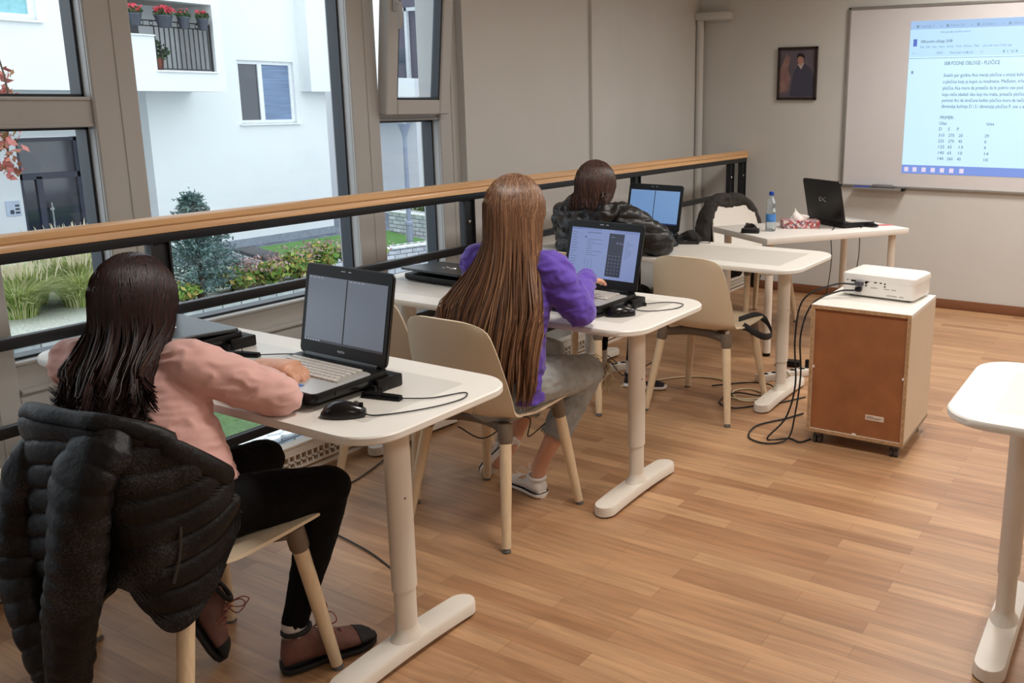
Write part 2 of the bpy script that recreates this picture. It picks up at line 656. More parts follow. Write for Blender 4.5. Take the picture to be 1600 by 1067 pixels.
# ---- ceiling lamps (out of the frame, they light the room)
M_lampf = mat('lamp frame', (230, 230, 230), 0.4)
M_diff = mat('lamp diffuser', (255, 250, 240), 0.5, emit=(255, 226, 190), es=2.0)
lamps = [(-0.9, 2.3), (-0.9, 4.3), (-0.85, 5.9), (1.3, 2.3), (1.3, 4.3), (1.3, 5.9), (1.6, -0.8)]
for i, (x, y) in enumerate(lamps):
    where = ['above the near desks', 'above the projector trolley', 'in front of the whiteboard', 'behind the camera to the right', 'over the right aisle', 'near the right front corner', 'at the back of the room'][i]
    t = thing('ceiling_lamp', 'square white ceiling lamp panel ' + where, 'lamp', (x, y, ZC), 0, 'ceiling lamp panels')
    b = nb(); prism(b, rrect(0.62, 0.62, 0.01, 3), -0.05, 0.0)
    obj('housing', b, M_lampf, t)
    b = nb(); prism(b, rrect(0.56, 0.56, 0.01, 3), -0.056, -0.049)
    obj('diffuser', b, M_diff, t)
    ld = bpy.data.lights.new('panel_light', 'AREA')
    ld.shape = 'SQUARE'; ld.size = 0.56; ld.spread = math.radians(155); ld.energy = LAMP_W * [1.3, 0.75, 1.55, 0.9, 0.75, 1.3, 0.9][i]; ld.color = LAMP_COL
    lo = bpy.data.objects.new('panel_light', ld)
    C.objects.link(lo); lo.parent = t; lo.location = (0, 0, -0.06)
# ================================================================ FURNITURE
M_under = mat('grey brown chair plastic', (112, 98, 84), 0.5)
M_shell = mat('cream chair shell', (216, 198, 170), 0.48, var=0.015, scale=5)
M_leg = mat('pale birch leg', (222, 198, 164), 0.45, var=0.08, scale=10, stretch=(12, 12, 1))
M_cap = mat('grey foot cap', (96, 94, 92), 0.5)
M_black = mat('black plastic', (15, 14, 15), 0.42, spec=0.3, var=0.1, bump=0.03, bscale=300)
M_blackg = mat('glossy black plastic', (16, 15, 17), 0.22)
M_inlay = mat('table inlay', (214, 210, 202), 0.3, var=0.01)

TW, TD = 1.5, 0.60
def make_table():
    t = thing('desk_table', 'x', 'table')
    b = nb()
    o = rrect(TW, TD, 0.115, 10)
    prism(b, o, 0.708, 0.73, 0.004)
    top = obj('tabletop', b, M_white, t)
    b = nb(); prism(b, rrect(TW - 0.23, TD - 0.21, 0.012, 3), 0.7295, 0.7304)
    obj('desk_pad', b, M_inlay, top, label='slightly greyer rectangular inlay of the tabletop')
    b = nb(); box(b, -0.56, 0.56, -0.03, 0.03, 0.672, 0.708, 0.004); box(b, -0.62, -0.55, -0.25, 0.25, 0.69, 0.708, 0.004); box(b, 0.55, 0.62, -0.25, 0.25, 0.69, 0.708, 0.004)
    obj('under_frame', b, M_steelw, t)
    for s in (-1, 1):
        x = s * (TW / 2 - 0.165)
        b = nb()
        e = [(0.030, 0.041)] * 2
        tube(b, [(x, 0, 0.2), (x, 0, 0.69)], e, 24, up=(0, 1, 0))
        c = obj('leg', b, M_steelw, t)
        b = nb(); tube(b, [(x, 0, 0.05), (x, 0, 0.215)], [(0.026, 0.036)] * 2, 24, up=(0, 1, 0))
        # flared root of the column
        tube(b, [(x, 0, 0.03), (x, 0, 0.055), (x, 0, 0.066), (x, 0, 0.085)], [(0.042, 0.07), (0.038, 0.056), (0.029, 0.042), (0.026, 0.036)], 24, up=(0, 1, 0))
        obj('inner_tube', b, M_steelw, c)
        b = nb(); ellipsoid(b, (x + 0.026, -0.008 * s, 0.47), (0.005, 0.005, 0.005), None, 8, 6)
        obj('screw', b, M_cap, c)
        # foot: long bar, slightly arched, rounded ends
        b = nb()
        L = 0.53; w = 0.042
        rings = []
        n = 36
        for k in range(n + 1):
            v = -math.cos(PI * k / n) * L / 2
            d = L / 2 - abs(v)
            ww = w if d >= w else math.sqrt(max(1e-6, w * w - (w - d) ** 2))
            ww = max(ww, 0.004)
            arch = 0.012 * (1 - (2 * v / L) ** 2)
            zt = 0.042 + arch * 0.9
            zb = 0.006 + arch * 1.0
            r = []
            for (a, z) in ((-ww, zb), (-ww, zt - 0.008), (-ww * 0.9, zt - 0.001), (0, zt), (ww * 0.9, zt - 0.001), (ww, zt - 0.008), (ww, zb), (0, zb)):
                r.append(V((x + a, v, z)))
            rings.append(r)
        rings_mesh(b, rings)
        ft = obj('foot', b, M_steelw, t)
        for q in (-1, 1):
            b = nb()
            prism(b, rrect(0.06, 0.06, 0.028, 6, x, q * (L / 2 - 0.045)), 0.0, 0.008)
            obj('glide', b, M_black, ft)
    return t

T1 = make_table()
T1.location = (-1.52 - TW / 2, 1.969 - 0.285, 0)
T1.scale = (1, 0.95, 1)
T1['label'] = 'white adjustable table nearest the camera, with the girl in pink at it'
T1['group'] = 'white T-leg tables'
T2 = dup(T1, (-1.495 - TW / 2 - 0.01, 3.201 - 0.306, 0), 0, 'white adjustable table in the middle, with the girl in purple at it')
T2.scale = (1, 1.02, 1)
T3 = dup(T1, (-1.45 - TW / 2, 4.613 - 0.324, 0), 0, 'white adjustable table farthest back, with the girl in a black puffer jacket at it')
T3.scale = (1, 1.08, 1)
T4 = dup(T1, (-0.435 + TW / 2, 2.887 - 0.306, 0), 0, 'empty white adjustable table cut off by the right edge of the photo')
T4.scale = (1, 1.02, 1)

for c_ in T1.children:
    if c_.name.startswith(('leg', 'foot')):
        c_.location.y = -0.038
        if c_.name.startswith('foot'):
            c_.scale.y = 1.06
# ---- moulded chair
def shell_pt(u, v, off=0.0):
    """u -1..1 across, v 0..1 from seat front to back top"""
    keys = [(0.0, 0.235, 0.435, 0.200, 0.000), (0.06, 0.225, 0.447, 0.218, 0.000), (0.25, 0.10, 0.440, 0.226, 0.004), (0.42, -0.04, 0.428, 0.228, 0.014),
            (0.54, -0.145, 0.432, 0.226, 0.034), (0.62, -0.195, 0.468, 0.224, 0.050), (0.72, -0.222, 0.555, 0.220, 0.052), (0.85, -0.245, 0.67, 0.205, 0.042), (0.95, -0.262, 0.765, 0.185, 0.032), (1.0, -0.270, 0.805, 0.160, 0.028)]
    for a, b in zip(keys[:-1], keys[1:]):
        if v <= b[0] + 1e-9:
            t = (v - a[0]) / (b[0] - a[0])
            q = [a[i] + (b[i] - a[i]) * t for i in range(1, 5)]
            break
    y, z, w, curl = q
    # rounded top corners
    if v > 0.93:
        s = (v - 0.93) / 0.07
        w *= 1 - 0.10 * s * s
        z -= 0.02 * s * s * abs(u) ** 4
    x = u * w
    k = abs(u) ** 2.6
    isback = min(1, max(0, (v - 0.5) / 0.15))
    y += curl * k * (0.2 + 0.9 * isback)
    z += curl * k * (1 - isback) * 0.8
    if v < 0.08:
        y -= 0.03 * abs(u) ** 4 * (1 - v / 0.08)
    return V((x, y, z))

def make_chair():
    t = thing('shell_chair', 'x', 'chair')
    b = nb()
    nu, nv = 18, 40
    G = []
    for j in range(nv + 1):
        vv = j / nv
        G.append([b.verts.new(shell_pt(-1 + 2 * i / nu, vv)) for i in range(nu + 1)])
    for j in range(nv):
        for i in range(nu):
            b.faces.new((G[j][i], G[j][i + 1], G[j + 1][i + 1], G[j + 1][i]))
    bmesh.ops.recalc_face_normals(b, faces=b.faces)
    bmesh.ops.smooth_vert(b, verts=b.verts, factor=0.5, use_axis_x=True, use_axis_y=True, use_axis_z=True)
    bmesh.ops.smooth_vert(b, verts=b.verts, factor=0.5, use_axis_x=True, use_axis_y=True, use_axis_z=True)
    bmesh.ops.solidify(b, geom=b.faces, thickness=0.009)
    obj('seat_shell', b, M_shell, t, 50)
    # underframe: cross with corner sockets
    b = nb()
    for sx in (-1, 1):
        tube(b, [(sx * 0.155, 0.155, 0.405), (sx * 0.1, 0.05, 0.412), (sx * 0.1, -0.06, 0.408), (sx * 0.155, -0.13, 0.398)], [(0.022, 0.012)] * 4, 10, smooth=8)
    tube(b, [(-0.165, -0.135, 0.395), (-0.06, -0.10, 0.405), (0.06, -0.10, 0.405), (0.165, -0.135, 0.395)], [(0.016, 0.02)] * 4, 10, smooth=8)
    tube(b, [(-0.165, 0.155, 0.408), (0, 0.12, 0.415), (0.165, 0.155, 0.408)], [(0.014, 0.014)] * 3, 10, smooth=8)
    for sx in (-1, 1):
        for sy in (-1, 1):
            p0 = V((sx * 0.168, 0.165 if sy > 0 else -0.14, 0.425))
            p1 = V((sx * 0.225, sy * 0.225, 0.0))
            d = (p1 - p0)
            tube(b, [p0, p0 + d * 0.13, p0 + d * 0.155], [0.026, 0.0255, 0.021], 14)
    obj('under_frame', b, M_under, t)
    for sx in (-1, 1):
        for sy in (-1, 1):
            p0 = V((sx * 0.168, 0.165 if sy > 0 else -0.14, 0.425))
            p1 = V((sx * 0.225, sy * 0.225, 0.0))
            d = (p1 - p0)
            b = nb(); tube(b, [p0 + d * 0.06, p0 + d * 0.5, p1 - d * 0.03], [0.021, 0.0195, 0.0155], 14)
            L = obj('leg', b, M_leg, t)
            b = nb(); tube(b, [p1 - d * 0.034, p1 - d * 0.02, p1 - d * 0.008, p1], [0.0125, 0.0125, 0.016, 0.016], 12)
            obj('foot_cap', b, M_cap, L)
    return t

R = math.radians
G1 = 'cream shell chairs with wooden legs'
ch1 = make_chair(); ch1.location = (-2.02, 1.27, 0)
ch1['label'] = 'cream shell chair nearest the camera, with a black puffer jacket hung over its back'
ch1['group'] = G1
dup(ch1, (-2.03, 2.47, 0), 0, 'cream shell chair the girl in purple sits on', G1)
dup(ch1, (-1.89, 3.98, 0), R(-1), 'empty cream shell chair at the farthest table, black strap on its seat', G1)
dup(ch1, (-2.70, 1.0, 0), R(4), 'cream shell chair at the left edge of the photo, mostly behind the hung jacket', G1)
dup(ch1, (-2.56, 2.62, 0), R(-3), 'cream shell chair behind the nearest open laptop, at the window end of the middle table', G1)
dup(ch1, (-2.5, 3.80, 0), 0, 'cream shell chair the girl in the black puffer jacket sits on', G1)
M_shellw = mat('white chair shell', (232, 228, 220), 0.45, var=0.01)
tch = dup(ch1, (-2.44, 5.83, 0), R(-118), 'white shell chair behind the teacher desk with a dark jacket over its back', G1)

for c_ in tch.children:
    if c_.name.startswith('seat_shell'):
        c_.data = c_.data.copy(); c_.data.materials[0] = M_shellw
# ---- teacher desk (thick top, round legs)
td = thing('teacher_desk', 'small white desk with a thick top and four round legs by the whiteboard', 'desk', (-1.962, 4.907, 0), 0.9862)
w, d, z = 1.068, 0.604, 0.725
b = nb(); box(b, 0, w, 0, d, z - 0.036, z, 0.002)
obj('desktop', b, mat('white desk foil', (226, 222, 216), 0.42, var=0.015), td)
for (x, y) in ((0.07, 0.07), (w - 0.07, 0.07), (w - 0.07, d - 0.07), (0.07, d - 0.07)):
    b = nb(); tube(b, [(x, y, 0.018), (x, y, z - 0.036)], [0.0235, 0.0235], 18)
    L = obj('leg', b, M_steelw, td)
    b = nb(); tube(b, [(x, y, 0), (x, y, 0.02)], [0.022, 0.024], 16)
    obj('foot_cap', b, M_black, L)

# ---- projector trolley: small cabinet on castors, its raw back towards the camera
M_side = mat('cabinet side', (214, 198, 176), 0.5, var=0.02)
M_chip = mat('raw chipboard edge', (176, 140, 102), 0.8, var=0.25, scale=90)
M_hdf = mat('brown hardboard', (150, 94, 56), 0.72, var=0.14, scale=9, bump=0.05, bscale=120)
cab = thing('rolling_cabinet', 'small white cabinet on castors with a brown hardboard back facing the camera', 'cabinet', (-1.068, 3.975, 0), R(0.5))
w, d, h0, h1 = 0.43, 0.46, 0.06, 0.64
b = nb()
box(b, -w / 2, -w / 2 + 0.016, -d / 2, d / 2, h0, h1 - 0.017)
box(b, w / 2 - 0.016, w / 2, -d / 2, d / 2, h0, h1 - 0.017)
box(b, -w / 2, w / 2, -d / 2, d / 2, h0, h0 + 0.016)
box(b, -w / 2 + 0.016, w / 2 - 0.016, d / 2 - 0.018, d / 2 - 0.002, h0 + 0.016, h1 - 0.017)
obj('carcass', b, M_side, cab)
b = nb()
e = -d / 2 - 0.001
box(b, -w / 2 + 0.001, -w / 2 + 0.015, e, e + 0.002, h0, h1 - 0.017)
box(b, w / 2 - 0.015, w / 2 - 0.001, e, e + 0.002, h0, h1 - 0.017)
box(b, -w / 2 + 0.015, w / 2 - 0.015, e, e + 0.002, h0, h0 + 0.015)
box(b, -w / 2 + 0.001, w / 2 - 0.001, e, e + 0.002, h1 - 0.017, h1 - 0.002)
obj('edge_strip', b, M_chip, cab)
b = nb(); box(b, -w / 2, w / 2, -d / 2, d / 2, h1 - 0.017, h1, 0.001, 1)
obj('top', b, M_white, cab)
b = nb(); box(b, -w / 2 + 0.0165, w / 2 - 0.0165, -d / 2 + 0.008, -d / 2 + 0.012, h0 + 0.0165, h1 - 0.0175)
bk = obj('back_panel', b, M_hdf, cab, label='brown hardboard back panel')
b = nb(); box(b, 0.045, 0.125, -d / 2 + 0.0068, -d / 2 + 0.008, 0.155, 0.178)
st = obj('sticker', b, mat('paper label', (222, 206, 190), 0.6), bk)
b = nb()
for k, (x0, x1) in enumerate(((0.05, 0.078), (0.05, 0.116), (0.05, 0.105))):
    box(b, x0, x1, -d / 2 + 0.0062, -d / 2 + 0.0068, 0.171 - k * 0.005, 0.173 - k * 0.005)
obj('print', b, mat('grey print', (120, 100, 90), 0.6), st)
for (x, zz) in ((-w / 2 + 0.016, 0.36), (w / 2 - 0.016, 0.36), (0, h0 + 0.017)):
    b = nb()
    box(b, x - 0.008, x + 0.008, -d / 2 + 0.002, -d / 2 + 0.009, zz - 0.005, zz + 0.005)
    obj('clip', b, M_white, bk)
for (x, y) in ((-w / 2 + 0.045, -d / 2 + 0.045), (w / 2 - 0.045, -d / 2 + 0.045), (w / 2 - 0.045, d / 2 - 0.045), (-w / 2 + 0.045, d / 2 - 0.045)):
    b = nb()
    box(b, x - 0.022, x + 0.022, y - 0.022, y + 0.022, 0.056, 0.06)
    box(b, x - 0.018, x + 0.018, y - 0.018, y + 0.022, 0.032, 0.057, 0.005)
    k = obj('castor', b, M_cap, cab)
    b = nb()
    for sx in (-0.011, 0.011):
        tube(b, [(x + sx - 0.007, y - 0.006, 0.022), (x + sx + 0.007, y - 0.006, 0.022)], [0.022, 0.022], 16)
    obj('wheel', b, mat('castor wheel', (70, 66, 64), 0.5), k)

# ---- projector on the trolley
pj = thing('projector', 'white data projector standing on the rolling cabinet', 'projector', (-1.055, 4.10, 0.64), R(-5))
b = nb()
w, d, h = 0.335, 0.235, 0.105
o = rrect(w, d, 0.022, 5)
def sc_o(o, s, sy=None):
    return [(p[0] * s, p[1] * (sy or s)) for p in o]
rings = [[V((p[0], p[1], z)) for p in sc_o(o, s)] for (s, z) in ((0.95, 0.008), (0.985, 0.012), (0.985, 0.075), (1.0, 0.078), (1.0, 0.096), (0.985, 0.104), (0.9, 0.111), (0.5, 0.114))]
rings_mesh(b, rings)
bd = obj('body', b, mat('white projector shell', (236, 232, 226), 0.4, var=0.01), pj, 30)
for (x, y) in ((-0.13, -0.08), (0.13, -0.08), (0, 0.08)):
    b = nb()
    tube(b, [(x, y, 0), (x, y, 0.012)], [0.012, 0.012], 12)
    obj('foot', b, M_black, pj)
b = nb(); tube(b, [(0.06, d / 2 - 0.01, 0.058), (0.06, d / 2 + 0.012, 0.058)], [0.032, 0.032], 20)
obj('lens', b, M_blackg, pj)
yb = -d / 2 * 0.985
def port(x0, x1, z0, z1, dd=0.0015):
    b = nb()
    box(b, x0, x1, yb - dd, yb + 0.002, z0, z1, 0.0005, 1)
    obj('port', b, M_black, bd)
for (x0, x1, z0, z1) in ((-0.142, -0.136, 0.082, 0.087), (-0.123, -0.10, 0.068, 0.076), (-0.121, -0.104, 0.053, 0.06), (-0.055, -0.038, 0.079, 0.084), (-0.016, -0.003, 0.079, 0.083), (0.01, 0.018, 0.079, 0.083), (-0.012, -0.006, 0.071, 0.074), (0.016, 0.02, 0.071, 0.074)):
    port(x0, x1, min(z0, 0.072), min(z1, 0.0765))
for (x, z, r) in ((0.034, 0.072, 0.0035), (0.034, 0.06, 0.0035), (-0.052, 0.07, 0.0065), (-0.052, 0.056, 0.004)):
    b = nb(); tube(b, [(x, yb - 0.002, z), (x, yb + 0.002, z)], [r, r], 12)
    obj('port', b, M_black, bd)
b = nb()
for (x0, x1, z) in ((-0.03, 0.0, 0.047), (0.03, 0.055, 0.047), (0.065, 0.085, 0.047), (0.045, 0.09, 0.02), (0.1, 0.12, 0.02)):
    box(b, x0, x1, yb - 0.0008, yb + 0.002, z, z + 0.004)
box(b, -0.12, -0.07, -0.06, -0.057, 0.1105, 0.1122)
obj('print', b, mat('light grey print', (168, 164, 160), 0.6), bd)
b = nb()
box(b, -0.1, -0.062, yb - 0.022, yb, 0.055, 0.073, 0.004)
vga = obj('video_plug', b, mat('dark grey plug', (72, 72, 78), 0.5), bd)
b = nb(); box(b, -0.095, -0.07, yb - 0.025, yb, 0.028, 0.047, 0.003)
obj('power_plug', b, M_black, bd)

def cable(name, pts, r, m, label, n=60, group=None):
    b = nb(); tube(b, pts, [r] * len(pts), 8, smooth=n)
    o = obj(name, b, m, None, 60)
    return tag(o, label, 'cable', group)

M_cab = mat('black cable', (20, 19, 20), 0.45)
M_cabw = mat('cream cable', (214, 196, 160), 0.5)
cable('video_cable', [(-1.155, 3.96, 0.703), (-1.24, 3.92, 0.70), (-1.36, 3.86, 0.63), (-1.385, 3.84, 0.45), (-1.36, 3.80, 0.25), (-1.38, 3.75, 0.1), (-1.44, 3.68, 0.008), (-1.36, 3.74, 0.007), (-1.3, 3.72, 0.007), (-1.27, 3.78, 0.007)], 0.0042, M_cab,
      'black cable arching from the upper plug of the projector down left of the cabinet')
cable('power_cable', [(-1.155, 3.955, 0.677), (-1.22, 3.91, 0.672), (-1.31, 3.84, 0.62), (-1.345, 3.80, 0.48), (-1.33, 3.78, 0.3), (-1.335, 3.74, 0.12), (-1.35, 3.70, 0.02), (-1.42, 3.63, 0.007), (-1.52, 3.66, 0.007), (-1.55, 3.82, 0.007), (-1.47, 3.98, 0.007), (-1.42, 4.1, 0.007)], 0.0042, M_cab,
      'black cable from the lower projector plug, looping on the floor by the table foot')

# ---- whiteboard with the projected page
wb = thing('whiteboard', 'large whiteboard on the front wall with a web page projected on it', 'whiteboard', (-2.158, 6.9, 0.9))
M_alu = mat('aluminium', (170, 168, 164), 0.35, metal=0.7)
b = nb(); box(b, 0, 2.6, -0.014, -0.001, -0.02, 1.262)
obj('board_face', b, mat('whiteboard enamel', (214, 212, 214), 0.22, var=0.01, spec=0.6), wb)
b = nb()
for (a0, a1, c0, c1) in ((-0.012, 0.008, -0.03, 1.272), (2.592, 2.612, -0.03, 1.272), (-0.012, 2.612, -0.034, -0.014), (-0.012, 2.612, 1.256, 1.276)):
    box(b, a0, a1, -0.022, -0.001, c0, c1, 0.003)
obj('frame', b, M_alu, wb)
b = nb()
box(b, 0.1, 0.47, -0.085, -0.02, -0.042, -0.036); box(b, 0.1, 0.47, -0.088, -0.084, -0.042, -0.026)
obj('pen_tray', b, M_alu, wb)
b = nb(); box(b, 0.465, 0.485, -0.088, -0.02, -0.046, -0.024, 0.002)
obj('tray_end', b, M_black, wb)
# projector's light on the board put in as thin glowing panels, world points on the wall plane: left edge x=-1.712, z 0.984..2.058
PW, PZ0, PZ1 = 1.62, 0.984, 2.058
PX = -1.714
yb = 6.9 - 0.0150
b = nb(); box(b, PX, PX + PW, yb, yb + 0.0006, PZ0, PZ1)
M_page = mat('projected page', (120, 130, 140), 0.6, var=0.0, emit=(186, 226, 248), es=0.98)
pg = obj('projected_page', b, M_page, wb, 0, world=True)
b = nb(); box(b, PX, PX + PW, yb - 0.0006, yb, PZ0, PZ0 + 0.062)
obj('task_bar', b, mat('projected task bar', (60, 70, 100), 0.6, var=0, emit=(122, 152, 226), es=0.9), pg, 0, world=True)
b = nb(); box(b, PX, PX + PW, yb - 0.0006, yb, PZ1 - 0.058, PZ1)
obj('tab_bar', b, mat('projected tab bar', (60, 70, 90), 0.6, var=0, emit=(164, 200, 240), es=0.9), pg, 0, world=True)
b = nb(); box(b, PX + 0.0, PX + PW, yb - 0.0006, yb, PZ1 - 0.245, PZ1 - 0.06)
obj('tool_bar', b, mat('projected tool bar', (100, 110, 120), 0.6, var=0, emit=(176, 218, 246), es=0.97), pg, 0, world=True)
M_ink = mat('projected ink', (52, 66, 84), 0.8, var=0, emit=(70, 96, 118), es=0.6)
M_ink2 = mat('projected pale ink', (90, 110, 130), 0.8, var=0, emit=(120, 150, 178), es=0.7)
b = nb(); b2 = nb()
def put(bm, s, x, z, size):
    text_bm(bm, s, size, 0.0002, frame_M((x, yb - 0.0012, z), (1, 0, 0), (0, 0, 1)))
def put(bm, s, x, z, size, width=None, o=None):
    t = bmesh.new()
    text_bm(t, s, size, 0.0002)
    if width:
        xs = [v.co.x for v in t.verts]
        k = width / (max(xs) - min(xs))
        for v in t.verts:
            v.co.x *= k
    t.transform(frame_M((x, yb - 0.0012, z), (1, 0, 0), (0, 0, 1)))
    me = bpy.data.meshes.new('t'); t.to_mesh(me); t.free()
    bm.from_mesh(me); bpy.data.meshes.remove(me)
put(b, '008 PODNE OBLOGE - PLOČICE', -1.462, 1.752, 0.036, 0.368)
body = ['Svakih par godina Aca menja pločice u svojoj kuhinji. Ovaj put zid je lepo sređen,', 'a pločice koje je kupio su kvadratne. Međutim, vrlo često', 'pločica Aca mora da preseče da bi pokrio ceo pod.', 'koju veće obeleži deo koji mu treba, preseče pločicu i', 'pomozi Aci da izračuna koliko pločica mora da iseče ako je', 'dimenzija kuhinje D i S i dimenzija pločice P, sve u x']
for s, z, w in zip(body, (1.671, 1.627, 1.583, 1.539, 1.498, 1.456), (0.86, 0.60, 0.535, 0.56, 0.62, 0.55)):
    put(b, s, -1.462, z, 0.033, w)
put(b, 'PRIMER:', -1.466, 1.378, 0.032, 0.095)
put(b, 'Ulaz', -1.468, 1.338, 0.032, 0.05); put(b, 'Izlaz', -1.148, 1.338, 0.028, 0.05)
for s, x in zip('DSP', (-1.468, -1.405, -1.344)):
    put(b, s, x, 1.298, 0.03)
rows = [('310', '270', '20', '29'), ('225', '270', '45', '0'), ('125', '65', '13', '4'), ('140', '65', '10', '14'), ('140', '260', '40', '10')]
for r, z in zip(rows, (1.254, 1.213, 1.172, 1.130, 1.088)):
    for s, x in zip(r, (-1.468, -1.398, -1.328, -1.152)):
        put(b, s, x, z, 0.03, 0.0135 * len(s))
put(b, '008 podne obloge 2008', -1.635, 1.908, 0.028, 0.215)
for s, x, w in (('File', -1.638, 0.026), ('Edit', -1.598, 0.028), ('View', -1.555, 0.03), ('Insert', -1.51, 0.04), ('Format', -1.455, 0.046), ('Tools', -1.393, 0.038), ('Add-ons', -1.343, 0.055), ('Help', -1.272, 0.032)):
    put(b2, s, x, 1.872, 0.024, w)
put(b2, 'Last edit was 2 days ago', -1.215, 1.872, 0.022, 0.19)
put(b2, 'docs.google.com/document', -1.505, 1.972, 0.022, 0.2)
for s, x in (('+', -1.69), ('-', -1.665), ('B', -1.08), ('I', -1.052), ('U', -1.027), ('A', -1.0), ('100%', -1.53), ('Normal text', -1.43), ('Arial', -1.32), ('11', -1.23)):
    put(b if s in 'BIUA' else b2, s, x, 1.829, 0.024)
for i, s in enumerate(('Lekcija 1', 'Inbox (3)', 'Zadaci', '008 podne')):
    x = -1.672 + i * 0.205
    put(b2, s, x + 0.03, 2.015, 0.022, 0.09); put(b2, 'x', x + 0.165, 2.015, 0.022)
    box(b2, x, x + 0.018, yb - 0.0014, yb - 0.001, 2.012, 2.03)
box(b2, PX, PX + PW, yb - 0.0014, yb - 0.001, 1.8, 1.803)
box(b2, -1.69, -1.675, yb - 0.0014, yb - 0.001, 1.695, 1.715)
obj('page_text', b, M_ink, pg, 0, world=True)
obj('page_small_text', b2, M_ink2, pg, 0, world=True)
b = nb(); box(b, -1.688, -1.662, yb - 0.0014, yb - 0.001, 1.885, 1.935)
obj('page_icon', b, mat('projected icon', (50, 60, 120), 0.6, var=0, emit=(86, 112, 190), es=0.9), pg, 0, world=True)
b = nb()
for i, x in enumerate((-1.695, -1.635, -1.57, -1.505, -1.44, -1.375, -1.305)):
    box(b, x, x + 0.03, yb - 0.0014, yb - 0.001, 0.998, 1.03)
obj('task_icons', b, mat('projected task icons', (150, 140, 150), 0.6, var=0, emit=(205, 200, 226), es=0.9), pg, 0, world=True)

for i, (x, c, nm) in enumerate(((0.105, (40, 60, 170), 'blue'),)):
    b = nb(); tube(b, [(x, -0.05, -0.028), (x + 0.12, -0.05, -0.028)], [0.008, 0.008], 10)
    o = obj('marker_pen', b, mat('blue marker', c, 0.4), None)
    o.location = wb.location
    tag(o, 'blue marker lying on the whiteboard pen tray', 'marker')
er = thing('board_eraser', 'grey board eraser on the pen tray below the whiteboard', 'eraser', (-2.158 + 0.32, 6.85, 0.864))
b = nb(); box(b, -0.075, 0.075, -0.02, 0.02, 0.01, 0.032, 0.004); obj('grip', b, mat('eraser grey', (120, 118, 122), 0.5), er)
b = nb(); box(b, -0.075, 0.075, -0.02, 0.02, 0.0, 0.012, 0.002); obj('felt', b, M_black, er)

# ---- framed portrait
pf = thing('picture_frame', 'dark framed portrait of a seated figure hanging left of the whiteboard', 'picture', (-2.555, 6.9, 1.71))
M_frame = mat('dark picture frame', (40, 26, 22), 0.4)
b = nb()
w, h, t = 0.318, 0.395, 0.018
for (a0, a1, c0, c1) in ((-w / 2, -w / 2 + t, -h / 2, h / 2), (w / 2 - t, w / 2, -h / 2, h / 2), (-w / 2, w / 2, -h / 2, -h / 2 + t), (-w / 2, w / 2, h / 2 - t, h / 2)):
    box(b, a0, a1, -0.022, -0.002, c0, c1, 0.002, 1)
obj('frame', b, M_frame, pf)
b = nb(); box(b, -w / 2 + 0.01, w / 2 - 0.01, -0.01, -0.004, -h / 2 + 0.01, h / 2 - 0.01)
pic = obj('print', b, mat('portrait ground', (96, 88, 100), 0.5, var=0.22, scale=7), pf, 0)
def flat(name, pts, y, m, z=0.0):
    b = nb()
    rings_mesh(b, [[V((p[0], y, p[1])) for p in pts], [V((p[0], y + 0.0008, p[1])) for p in pts]])
    obj(name, b, m, pic, 0)
def ell(cx, cz, rx, rz, n=20):
    return [(cx + rx * math.cos(2 * PI * i / n), cz + rz * math.sin(2 * PI * i / n)) for i in range(n)]
flat('painted_coat', [(-0.06, -0.17), (0.135, -0.17), (0.135, -0.02), (0.11, 0.03), (0.06, 0.075), (0.01, 0.07), (-0.03, 0.01), (-0.045, -0.08)], -0.0115, mat('painted coat', (66, 66, 84), 0.5, var=0.12, scale=12))
flat('painted_collar', [(0.0, 0.07), (0.03, 0.03), (0.055, 0.08)], -0.0122, mat('painted collar', (190, 176, 170), 0.5))
flat('painted_face', ell(0.024, 0.098, 0.024, 0.034), -0.0128, mat('painted face', (176, 134, 122), 0.5, var=0.12, scale=30))
flat('painted_hair', [(-0.006, 0.12), (0.0, 0.145), (0.03, 0.15), (0.055, 0.135), (0.056, 0.10), (0.046, 0.118), (0.02, 0.128)], -0.0134, M_frame)
flat('painted_drapery', [(-0.14, -0.15), (-0.07, -0.13), (-0.055, -0.03), (-0.075, 0.03), (-0.06, 0.12), (-0.09, 0.15), (-0.12, 0.08), (-0.14, 0.03)], -0.0115, mat('painted drapery', (142, 112, 108), 0.5, var=0.25, scale=16))

# ================================================================ DESK THINGS
M_silver = mat('silver laptop deck', (186, 184, 182), 0.35, metal=0.3, var=0.02)
M_key = mat('white laptop keys', (206, 200, 192), 0.45)
M_keygap = mat('key well', (160, 156, 150), 0.5)
M_logo = mat('laptop logo', (190, 190, 192), 0.25, metal=0.8)
M_lid = mat('dark laptop lid', (19, 17, 19), 0.3, var=0.08)
def M_screen(name, c, e):
    return mat(name, (20, 20, 24), 0.25, var=0.0, emit=c, es=e)

def logo_bm(bm, M, s=0.02):
    """small looped mark: two joined loops with a dot"""
    pts = []
    for k in range(33):
        a = -0.35 * PI + k / 32 * 1.7 * PI
        pts.append((s * 0.9 * math.sin(a) * 1.2, s * 0.55 * math.sin(a) * math.cos(a) * 1.5, 0))
    t = bmesh.new()
    tube(t, pts, [0.0024] * 33, 6)
    t.transform(M)
    me = bpy.data.meshes.new('t'); t.to_mesh(me); t.free(); bm.from_mesh(me); bpy.data.meshes.remove(me)

